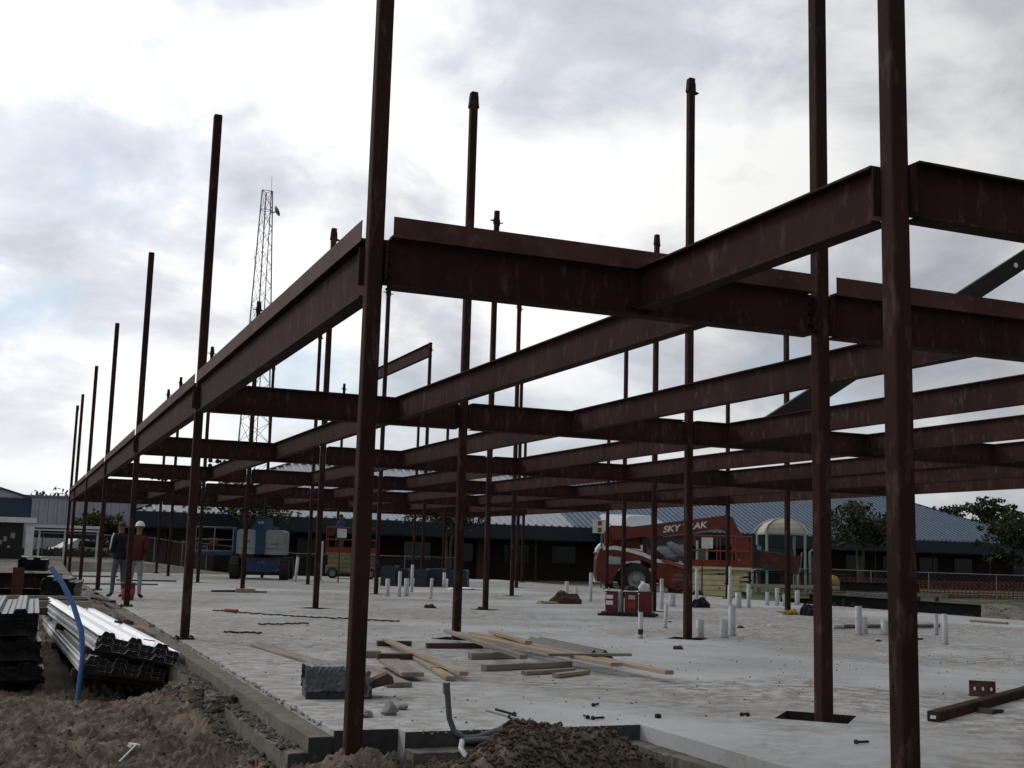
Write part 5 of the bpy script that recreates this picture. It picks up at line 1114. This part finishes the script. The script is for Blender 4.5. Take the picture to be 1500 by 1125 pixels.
# ------------------------------------------------------------------ lumber
def plank(p, q, w, t, z, c, label, tilt=0, name='plank', zq=None, group='loose lumber on the slab'):
    p = Vector((*p, z)); q = Vector((*q, z if zq is None else zq)); v = q-p; l = v.length
    b = .004; mb = MB(); hw = w/2
    prof = [(-hw+b, 0), (hw-b, 0), (hw, b), (hw, t-b), (hw-b, t), (-hw+b, t), (-hw, t-b), (-hw, b)]
    n = 8; mb.add([(0, y, zz_) for y, zz_ in prof]+[(l, y, zz_) for y, zz_ in prof], [tuple(range(7, -1, -1)), tuple(range(8, 16))]+[(i, (i+1) % n, n+(i+1) % n, n+i) for i in range(n)])
    o = mb.build(name, M[c], None, p, (R(tilt), -math.asin(v.z/l), math.atan2(v.y, v.x))); return tag(o, label, 'plank', group)
PL = [((2.45, 7.5), (1.93, 3.06), .09, .04, .052, 'wood', 'long pale stud running from back to front left of the main pile'),
      ((2.20, 5.4), (1.80, 3.08), .09, .04, .006, 'wood', 'shorter pale stud lying just left of the long stud'),
      ((1.22, 4.9), (1.14, 2.62), .24, .04, .006, 'wood_grey', 'wide grey board leftmost of the pair behind the wrapped bundle'),
      ((1.62, 4.55), (1.42, 3.10), .22, .04, .046, 'wood_grey', 'wide grey board lapped over the other by the wrapped bundle'),
      ((3.60, 8.3), (3.00, 4.1), .09, .045, .11, 'wood_grey', 'greyish stud lying on top along the left of the main pile'),
      ((3.95, 8.2), (3.95, 2.6), .10, .04, .085, 'wood', 'longest pale stud reaching out at the front right of the pile'),
      ((3.65, 8.0), (3.72, 3.3), .14, .04, .10, 'wood', 'pale board with nail marks in the middle of the main pile'),
      ((4.05, 7.7), (3.75, 5.7), .09, .04, .145, 'wood', 'bright new stud on top at the back of the main pile'),
      ((2.98, 3.22), (3.5, 3.55), .085, .04, .006, 'wood', 'short stud lying askew in front of the main pile'),
      ((2.76, 3.52), (3.45, 3.78), .085, .038, .006, 'wood_grey', 'grey short stud just behind the askew one in front'),
      ((2.50, 4.0), (3.65, 4.3), .10, .06, .006, 'wood_grey', 'thick grey cross block under the front of the main pile'),
      ((2.85, 5.35), (3.45, 5.40), .10, .07, .006, 'wood_grey', 'grey cross block under the middle of the main pile'),
      ((2.85, 6.95), (3.6, 6.9), .11, .06, .006, 'wood_dark', 'dark cross block under the back of the main pile'),
      ((3.35, 4.25), (4.35, 4.18), .10, .03, .13, 'wood_grey', 'grey offcut lying across the front of the main pile'),
      ((.75, 7.4), (.95, 4.6), .20, .03, .004, 'wood_grey', 'faint grey board flat on the slab left of the corner column'),
      ((4.75, 9.3), (4.35, 8.5), .05, .03, .006, 'wood', 'thin stick lying behind the main pile by the second row column'),
      ((2.30, 7.35), (2.75, 7.3), .10, .06, .006, 'wood_dark', 'small dark block lying behind the long stud'),
      ((1.52, 5.75), (1.86, 5.70), .16, .07, .006, 'wood_grey', 'grey block behind the wide boards'),
      ((1.75, 5.45), (2.20, 5.40), .12, .06, .006, 'wood_dark', 'dark block tucked under the long stud'),
      ((1.92, 3.95), (2.06, 4.0), .10, .05, .006, 'wood', 'little pale block between the two studs on the left'),
      ((18.2, 13.6), (18.4, 12.7), .09, .05, .004, 'wood', 'orange toned stud alone far right on the slab')]
for a in PL: plank(*a)
M['folded'] = mat('olive_folded_sheet', (.10, .097, .08), (.07, .068, .055), 6, .5, .2)
for k, off in enumerate((0, .14)):
    p = Vector((4.42+off, 7.3, .02)); q = Vector((4.30+off*1.1, 5.1, .02)); mb = MB(); mb.bar(p+Vector((0, 0, .05)), q+Vector((0, 0, .05)), .012, .15, (.75, 0, .66)); mb.bar(p+Vector((.10, 0, .05)), q+Vector((.10, 0, .05)), .012, .15, (-.75, 0, .66))
    tag(mb.build('sheet_metal_angle', M['folded']), ['grey folded metal angle behind the main pile, tent shaped', 'second grey folded angle at the right back of the pile'][k], 'metal angle', 'folded metal angles by the lumber')
# ------------------------------------------------------------------ wrapped bundle by the corner column
def bundle():
    o = thing('wrapped_bundle', 'dark bundle of blocks under torn clear plastic wrap by the corner column', 'bundle', (.41, 2.05, .0), R(-8)); o.scale = (.92, .95, .84)
    for k in range(2):
        for i in range(3): MB().box(-.30+.2*i, -.105+.2*i, -.20, .20, .004+.085*k, .084+.085*k).build('block', M['wrap_dark'], o)
    MB().box(-.28, .02, -.18, .20, .175, .30).build('upper_block', M['wrap_dark'], o)
    r = random.Random(6)
    def film(x0, x1, y0, y1, z0, z1, nx, nz, amp):
        mb = MB(); V = []
        path = [(x0, y0, z0), (x0, y0, z1), (x0, y1, z1), (x0, y1, z0)]
        for i in range(nx+1):
            t = i/nx; x = x0+(x1-x0)*t
            for s in range(nz+1):
                u = s/nz*3; k = min(2, int(u)); f = u-k; a = Vector(path[k]); b = Vector(path[k+1]); p_ = a+(b-a)*f; V.append((x+r.uniform(-amp, amp), p_.y+r.uniform(-amp, amp)+(-.012 if k == 0 else .0), p_.z+r.uniform(-amp, amp)*1.2+.008))
        F = [(i*(nz+1)+s, i*(nz+1)+s+1, (i+1)*(nz+1)+s+1, (i+1)*(nz+1)+s) for i in range(nx) for s in range(nz)]
        mb.smooth = False; mb.add(V, F); return mb
    film(-.31, .06, -.205, .21, .07, .31, 16, 24, .0055).build('plastic_wrap', M['plastic'], o)
    film(.10, .28, -.19, .19, .02, .26, 10, 18, .010).build('torn_wrap', M['plastic'], o)
bundle()
tag(MB().prism([(-.16, 0), (.14, 0), (.14, .05), (.10, .09), (-.10, .05)], -.10, .12).build('broken_board', M['wood_dark'], None, (.74, 1.98, .09), (0, R(-14), R(-12))), 'red brown broken board leaning on the wrapped bundle', 'board')
for k, (x, y, s, lab) in enumerate(((.30, .78, .055, 'flat grey concrete scrap right beside the corner column'), (.52, .86, .06, 'pointed grey concrete scrap in front of the wrapped bundle'), (.70, 1.15, .05, 'low pale concrete scrap right of the pointed one'))):
    bm = bmesh.new(); bmesh.ops.create_icosphere(bm, subdivisions=2, radius=s); r = random.Random(40+k)
    for v in bm.verts:
        v.co = Vector((v.co.x*1.2, v.co.y, v.co.z*(1.4 if v.co.z > 0 and k == 1 else .55)))*r.uniform(.75, 1.2)
        if k == 1 and v.co.z > 0: v.co.x *= .6
    m = bpy.data.meshes.new('scrap'); bm.to_mesh(m); bm.free(); m.materials.append(M['concrete']); tag(link('concrete_scrap', m, None, (x, y, s*.42)), lab, 'concrete scrap', 'concrete scraps by the corner column')
# ------------------------------------------------------------------ grey conduit in the recess
o = thing('grey_conduit', 'bent grey plastic conduit with upright end lying in the slab recess', 'conduit', (0, 0, 0))
MB().tube([(.66, -.02, .27), (.675, -.01, .16), (.69, 0, .08), (.73, .0, -.01), (.80, -.02, -.05), (.90, -.03, -.045), (1.05, -.03, .0), (1.16, .0, .045)], .021, 12).build('elbow', M['pvc_grey'], o)
MB().tube([(.655, -.02, .255), (.65, -.022, .33)], .025, 12).build('coupling', M['pvc_grey'], o); MB().tube([(.75, -.09, -.06), (1.0, -.06, -.055), (1.6, -.03, -.02)], .021, 12).build('straight_run', M['pvc_grey'], o)
MB().tube([(.98, -.06, -.055), (1.02, -.06, -.052)], .026, 12).build('collar', M['pvc_grey'], o); MB().tube([(.76, -.08, -.06), (.70, -.22, -.09), (.72, -.30, -.14)], .02, 12).build('spigot', M['pvc'], o)
o = thing('thin_conduit', 'thin pale conduit with black clips propped over the recess', 'conduit', (0, 0, 0)); MB().tube([(1.03, .18, .11), (1.42, -.12, .01)], .011, 8).build('pipe', M['pvc'], o)
for t in (.35, .55): MB().tube([(1.03+.39*t, .18-.3*t, .11-.1*t), (1.03+.39*(t+.03), .18-.3*(t+.03), .11-.1*(t+.03))], .015, 8).build('clip', M['dark_metal'], o)
MB().tube([(1.10, .17, .115), (1.22, .08, .085)], .009, 6).build('black_pipe', M['dark_metal'], o)
# ------------------------------------------------------------------ tube, angle clip, flat bar on the right
o = thing('square_steel_tube', 'brown square steel tube lying at the right with a white end tag', 'steel tube', (4.66, -.34, .034), math.atan2(1.28, 2.2)); o.scale = (1, .74, .74)
MB().prism([(-.056, -.045), (.056, -.045), (.066, -.035), (.066, .055), (.056, .066), (-.056, .066), (-.066, .055), (-.066, -.035)], 0, 3.1, Matrix.Rotation(-math.pi/2, 4, 'Z')).build('tube', M['primer'], o); MB().box(-.004, -.001, -.05, .05, -.03, .055).build('end_shade', M['dark_metal'], o); MB().box(-.008, -.0045, -.03, .03, -.012, .022).build('end_tag', M['white'], o)  # dark plate on the solid tube stands in for its shaded hollow
o = thing('drilled_angle', 'rust brown steel angle with three bright holes standing on the slab', 'steel angle', (6.50, 1.05, 0), R(-38))
MB().box(-.12, .12, -.005, .005, .0, .15).build('upright_leg', M['primer_edge'], o); MB().box(-.12, .16, .006, .10, 0, .01).build('flat_leg', M['primer_edge'], o)
for k in range(3): MB().lathe([(.016, -.007), (.016, .007)], 10, Matrix.Translation((-.07+.075*k, 0, .075))@Matrix.Rotation(math.pi/2, 4, 'X')@Matrix.Diagonal((.7, 1.2, 1, 1)), False).build('hole', M['white'], o)  # white discs put the light seen through each hole into the colour
tag(MB().prism([(-.12, 0), (.10, 0), (.13, .02), (-.05, .035)], -.07, .07).build('flat_plate', M['primer_dark'], None, (5.62, .05, .003), (0, 0, R(20))), 'dark flat plate lying in front of the square tube', 'steel plate')
# ------------------------------------------------------------------ pipes
def pvc(x, y, h, r, label, lean=0, foot=False, dark=False):
    o = link('plumbing_pipe', None, None, (x, y, 0)); tag(o, label, 'pipe', 'white plumbing pipes rising from the slab')
    mb = MB(); mb.lathe([(r, 0), (r, h), (r*.86, h), (r*.86, h-.10), (.005, h-.10)], 14, Matrix.Rotation(R(lean), 4, 'Y')); mb.build('pipe', M['pvc'], o)
    m = MB(); m.lathe([(r*1.25, .002), (r*1.2, .012), (r*1.02, .02)], 12); m.build('mortar_ring', M['concrete'], o)
    if foot: MB().lathe([(r*1.12, .06), (r*1.12, .14)], 12, Matrix.Rotation(R(lean), 4, 'Y')).build('coupling', M['dark_metal'] if dark else M['pvc'], o)
    return o
PV = [(6.93, 8.66, .40, .037, 'slim pipe with a black coupling at its foot, left of the second row column', 0, True, True), (8.79, 11.14, .42, .034, 'slightly leaning slim pipe behind the black collared one', 3, False, False), (8.09, 8.80, .29, .066, 'short wide pipe right beside the second row column', 0, False, False),
      (8.50, 8.74, .29, .066, 'short wide pipe in front of the tall one right of the column', 0, False, False), (8.95, 9.2, .50, .06, 'tall wide pipe of the pair right of the second row column', 0, False, False), (14.13, 20.1, .33, .09, 'stout short pipe alone beyond the red drums', 0, False, False),
      (11.70, 9.40, .50, .062, 'tall pipe standing just right of the first row inner column', 0, False, False), (12.05, 9.70, .30, .07, 'short wide pipe beside the tall one right of the inner column', 0, False, False), (12.30, 9.42, .26, .08, 'short wide pipe half hidden by the thick column', 0, False, False),
      (13.46, 9.43, .38, .04, 'slim pipe with a grey coupling right of the thick column', 0, True, False), (11.72, 7.28, .48, .042, 'frontmost slim pipe with a bent foot right of the thick column', -2, False, False),
      (15.4, 19.3, .60, .06, 'tall pipe left of the leaning pair by the black bag', 2, False, False), (15.95, 19.72, .40, .085, 'stout pipe in the middle group right of the red lift', 0, False, False), (16.4, 19.9, .62, .055, 'tall thin pipe behind the stout one in the middle group', 0, False, False), (14.9, 19.8, .30, .085, 'short stout pipe behind the small black bag', 0, False, False),
      (15.8, 21.6, 1.0, .05, 'tall purple tinged pipe beside the cream lift base', 0, False, False), (14.0, 17.1, 1.1, .035, 'very tall slim pipe against the third row column', 0, False, False), (18.30, 21.3, .50, .055, 'tall pipe of the cluster below the playground', 0, False, False), (18.1, 21.5, .38, .05, 'shorter pipe of the cluster below the playground', 0, False, False), (18.5, 21.2, .34, .07, 'stout pipe of the cluster below the playground', 0, False, False),
      (7.66, 24.8, .48, .06, 'leftmost of the pipes standing before the blue crates', 0, False, False), (7.95, 24.6, .70, .05, 'tall pipe in front of the blue crates', 0, False, False), (8.22, 24.8, .50, .07, 'stout pipe right of the tall one before the blue crates', 0, False, False), (9.57, 28.5, .85, .05, 'tall pipe close to the middle blue crate', 0, False, False), (8.42, 23.24, .55, .045, 'slim pipe standing clear to the right of the others before the blue crates', 2, False, False),
      (13.0, 22.7, .80, .05, 'tall pipe left of the red drums', 0, False, False), (12.2, 22.6, .55, .055, 'pipe rising behind the dirt covered rag', 0, False, False), (13.4, 24.5, .35, .05, 'low pipe between the rag and the red drums', 0, False, False), (14.2, 24.0, .33, .05, 'low pipe just left of the red drums', 0, False, False), (12.9, 18.5, .75, .045, 'tall pipe behind the red drums', 0, False, False), (14.2, 19.4, .70, .05, 'tall pipe beside the third row column behind the drums', 0, False, False),
      (7.98, 38.2, .95, .06, 'far white pipe right of the boom lift tyre', 4, False, False), (9.65, 41, 1.6, .05, 'far tall white pipe left of the worker on the lift', 0, False, False), (12.3, 33.2, .55, .06, 'pipe standing right of the blue crates', 0, False, False), (19.5, 22.0, .42, .07, 'small pipe at the slab edge before the stacked steel', 0, False, False)]
for a in PV: pvc(*a)
for k in range(5):
    x, y = 19.9+.20*k, 21.6-.16*k; o = MB().tube([(0, 0, 0), (0, 0, .12+.1*(k % 2))], .03, 8).build('anchor_rod', M['dark_metal'], None, (x, y, 0)); tag(o, f'short dark anchor rod, {ORD[k+1]} along its row at the slab edge', 'anchor rod', 'dark anchor rods at the slab edge')
o = thing('loose_pipe', 'long dark pipe with white end lying across behind the thick column', 'pipe', (0, 0, 0)); MB().tube([(12.6, 11.0, .05), (15.2, 11.3, .05)], .04, 10).build('pipe', M['pvc_grey'], o); MB().tube([(12.35, 10.98, .05), (12.6, 11.0, .05)], .044, 10).build('socket', M['pvc'], o)
# ------------------------------------------------------------------ red drums on a steel skid
def drums():
    o = thing('steel_skid', 'low dark steel skid carrying the red drums', 'skid', (10.2, 15.2, 0), R(-35)); MB().box(-.55, .55, -.32, .32, .05, .085).build('tray', M['dark_metal'], o)
    for y in (-.27, .27): MB().box(-.62, .62, y-.04, y+.04, .0, .05).build('runner', M['primer_dark'], o)
    Mx = Matrix.Translation((10.2, 15.2, .087))@Matrix.Rotation(R(-35), 4, 'Z')
    def bx(lx, ly, w, h, label, rz=0):
        p = Mx@Vector((lx, ly, 0)); d = thing('red_cabinet', label, 'cabinet', p, R(-35)+rz, 'red steel cabinets on the skid'); hw = w/2
        MB().prism([(-hw+.03, 0), (hw-.03, 0), (hw, .03), (hw, h-.03), (hw-.03, h), (-hw+.03, h), (-hw, h-.03), (-hw, .03)], -hw, hw).build('body', M['red_drum'], d); MB().box(-hw-.01, hw+.01, -hw-.01, hw+.01, h+.002, h+.03).build('lid', M['wrap_dark'], d); return d, hw
    d, hw = bx(-.36, .02, .25, .40, 'red cabinet with two white labels at the left end of the skid'); MB().box(-.11, .04, -hw-.008, -hw-.002, .27, .35).build('label', M['white'], d); MB().box(-.11, .04, -hw-.008, -hw-.002, .14, .23).build('label', M['white'], d)
    d, hw = bx(.07, -.02, .27, .40, 'red cabinet with pale label and orange panel in the middle of the skid'); MB().box(-.05, .10, -hw-.008, -hw-.002, .27, .36).build('label', M['beige_plastic'], d); MB().box(-.06, .11, -hw-.008, -hw-.002, .08, .21).build('panel', M['orange'], d); MB().box(-hw-.03, hw+.03, -hw-.03, hw+.03, .432, .45).build('cover_board', M['white'], d)
    d, hw = bx(.38, .0, .28, .41, 'plain dark red cabinet at the right end of the skid')
    p = Mx@Vector((-.16, -.06, 0)); tag(MB().lathe([(.07, 0), (.07, .38), (.045, .43), (.025, .46)], 14).build('gas_bottle', M['galv_dull'], None, p), 'grey gas bottle standing between the red cabinets', 'gas bottle')
    bm = bmesh.new(); bmesh.ops.create_icosphere(bm, subdivisions=2, radius=.13); r = random.Random(3)
    for v in bm.verts: v.co = Vector((v.co.x*.9, v.co.y*.7, v.co.z*1.1))*r.uniform(.7, 1.25)
    m = bpy.data.meshes.new('bag'); bm.to_mesh(m); bm.free(); m.materials.append(M['white']); tag(link('plastic_bag', m, None, Mx@Vector((.34, -.03, .52))), 'crumpled white plastic bag lying on top of the red cabinets', 'bag')
    tag(MB().lathe([(.12, 0), (.13, .05), (.08, .10)], 14).build('hose_coil', M['tyre'], None, Mx@Vector((.05, -.02, .455))), 'black hose coil on the cover board of the middle red cabinet', 'hose')
drums()
def lump(name, x, y, s, sz, mt, label, cat, seed, grp=None, rz=0):
    bm = bmesh.new(); bmesh.ops.create_icosphere(bm, subdivisions=3, radius=1); r = random.Random(seed)
    for v in bm.verts:
        k = 1+.18*math.sin(v.co.x*7+seed)+.14*math.sin(v.co.y*9+v.co.z*5)+r.uniform(-.06, .06); v.co = Vector((v.co.x*s*k, v.co.y*s*.6*k, max(-.02, v.co.z*sz*k)))
    m = bpy.data.meshes.new(name); bm.to_mesh(m); bm.free(); m.materials.append(M[mt]); return tag(link(name, m, None, (x, y, .0), (0, 0, R(rz))), label, cat, grp)
lump('rag_heap', 11.4, 21.0, .42, .30, 'wood_dark', 'dirty brown rag heap on the slab left of the red drums', 'rag', 3); lump('rag', 10.9, 21.0, .35, .07, 'wood', 'flat tan rag beside the brown heap', 'rag', 4)
lump('tool_bag', 15.5, 15.85, .32, .26, 'navy', 'black tool bag on the slab by the first inner column', 'bag', 5, None, 0); lump('coiled_hose', 15.1, 16.15, .20, .12, 'yellow', 'yellow coiled hose beside the black tool bag', 'hose', 6); lump('small_bag', 14.65, 19.5, .24, .24, 'navy', 'small dark blue bag in front of a short stout pipe', 'bag', 7)
# ------------------------------------------------------------------ blue crates
for k, (x, y, w, h, rz, lab) in enumerate(((10.75, 34.8, .55, 1.0, -30, 'tall blue covered crate at the left of the row'), (11.35, 35.2, .55, .85, -25, 'second blue covered crate, lower than the first'), (11.8, 34.2, .45, .90, -30, 'middle blue covered crate behind a white pipe'), (12.5, 34.9, .8, .9, -25, 'dark blue covered crate right of the middle one'), (13.3, 34.4, .7, .88, -28, 'rightmost blue covered crate of the row'))):
    o = thing('covered_crate', lab, 'crate', (x, y, 0), R(rz), 'blue covered crates on the slab'); c = .05; hw = w/2; h *= .74
    MB().prism([(-hw, .02), (hw, .02), (hw-.02, h-c), (hw-c, h), (-hw+c, h-.02), (-hw+.01, h-c)], -.35, .35).build('cover', M['blue_tarp'], o); MB().box(-hw-.01, hw+.01, -.36, .36, 0, .10).build('pallet', M['wood_dark'], o); MB().tube([(-hw-.004, -.356, h*.55), (hw+.004, -.356, h*.52)], .012, 5).build('strap', M['dark_metal'], o)
lump('white_sheet', 12.6, 31.8, .7, .07, 'white', 'rumpled white sheet on the slab right of the blue crates', 'sheet', 8)
# ------------------------------------------------------------------ reinforcing bars and small litter
for k, pts in enumerate(([(1.42, 15.64), (1.9, 14.8), (2.6, 13.7), (3.4, 13.1), (4.2, 12.25)], [(1.5, 11.4), (1.95, 11.5), (2.45, 11.75)], [(.65, 9.6), (1.2, 9.3)])):
    o = link('chain_line', None, None, (0, 0, 0)); tag(o, ['long dark chain laid in a line across the slab', 'short dark chain lying nearer the corner column', 'dark rod lying by the second left rim column'][k], 'chain')
    r = random.Random(k); n = 60 if k == 0 else 24
    P_ = []
    for a, b in zip(pts, pts[1:]):
        for t in range(n//(len(pts)-1)): f = t/(n//(len(pts)-1)); P_.append((a[0]+(b[0]-a[0])*f+r.gauss(0, .012), a[1]+(b[1]-a[1])*f+r.gauss(0, .02), .022+r.uniform(0, .015)))
    mb = MB(); mb.tube(P_, [.010+.006*(i % 2) for i in range(len(P_))], 6); mb.build('links', M['rust'], o)
    if k == 0: MB().tube([(1.62, 15.28, .05), (1.80, 15.02, .05)], .035, 6).build('orange_tape', M['orange'], o)
BT = [(2.33, 1.04, 40, 'black bolt lying by itself front of the pile'), (1.94, .36, 80, 'upper black bolt of the pair near the recess'), (1.96, .30, 10, 'lower black bolt of the pair near the recess'), (3.27, .27, 30, 'left black bolt of the pair left of the near inner column'), (3.31, .25, 60, 'right black bolt of the pair left of the near inner column'), (3.25, -1.17, 0, 'big black bolt lying right of the near inner column'), (1.44, .62, 70, 'black nut on the slab above the conduit'), (2.52, .30, 0, 'tiny black nut right of the bolt pair')]
for x, y, rz, lab in BT:
    o = link('steel_bolt', None, None, (x, y, .014), (0, R(90), R(rz))); tag(o, lab, 'bolt', 'black bolts dropped on the slab')
    if 'nut' in lab: MB().lathe([(.02, -.02), (.02, .02)], 6, None, False).build('nut', M['bolt'], o)
    else: MB().lathe([(.009, 0), (.009, .10)], 8, None, False).build('shank', M['bolt'], o); MB().lathe([(.018, -.012), (.018, .001)], 6, None, False).build('head', M['bolt'], o)
LT = [(10.43, 11.2, .07, 'wood_dark', 'reddish brown wood scrap on the open slab right of the pipes'), (11.41, 11.64, .08, 'white', 'crumpled white cup on the open slab'), (7.6, 17.3, .11, 'dark_metal', 'dark lump on the slab left of the red drums'), (9.9, 12.9, .04, 'dark_metal', 'black crumb right of the red drums'), (6.4, 6.6, .08, 'wood_dark', 'brown paper scrap on the slab right of the lumber'), (6.6, 17.9, .14, 'wood_dark', 'dark flat scrap by the third row column'), (10.9, 7.9, .05, 'dark_metal', 'dark crumb between two inner columns')]
for k, (x, y, s, mt_, lab) in enumerate(LT): lump('litter', x, y, s, s*.6, mt_, lab, 'litter', 20+k)
rr = random.Random(77); mb = MB()
for _ in range(1500):
    x = rr.uniform(.2, 19); y = abs(rr.gauss(0, 9))+.2
    rock_mb(mb, (x, y, .002), rr.choice([.004, .006, .006, .009, .012]), rr)
tag(mb.build('slab_grit', M['clod']), 'dark grit scattered over the concrete slab', 'grit', kind='stuff')
# dirt heap left on the foot of one column, and its timber shoe
o = tag(MB().box(-.22, .32, -.16, .16, 0, .10).build('timber_shoe', M['wood'], None, (CXS[1], CYS[3]-.2, .002), (0, 0, R(-8))), 'pale timber block at the foot of the fourth row second column', 'timber block')
for x, y, w_ in ((9.62, 38.0, 'left of the blue crates'), (10.4, 37.4, 'just behind the tall blue crate'), (20.2, 28.5, 'in front of the cream lift base')):
    tag(MB().tube([(x, y, -.1), (x, y, 1.2)], .025, 6).build('marker_stake', M['rust']), f'thin rusty marker stake {w_}', 'stake', 'rusty marker stakes')
for o in bpy.data.objects:
    if o.get('category') and not o.get('kind'): o['kind'] = 'thing'
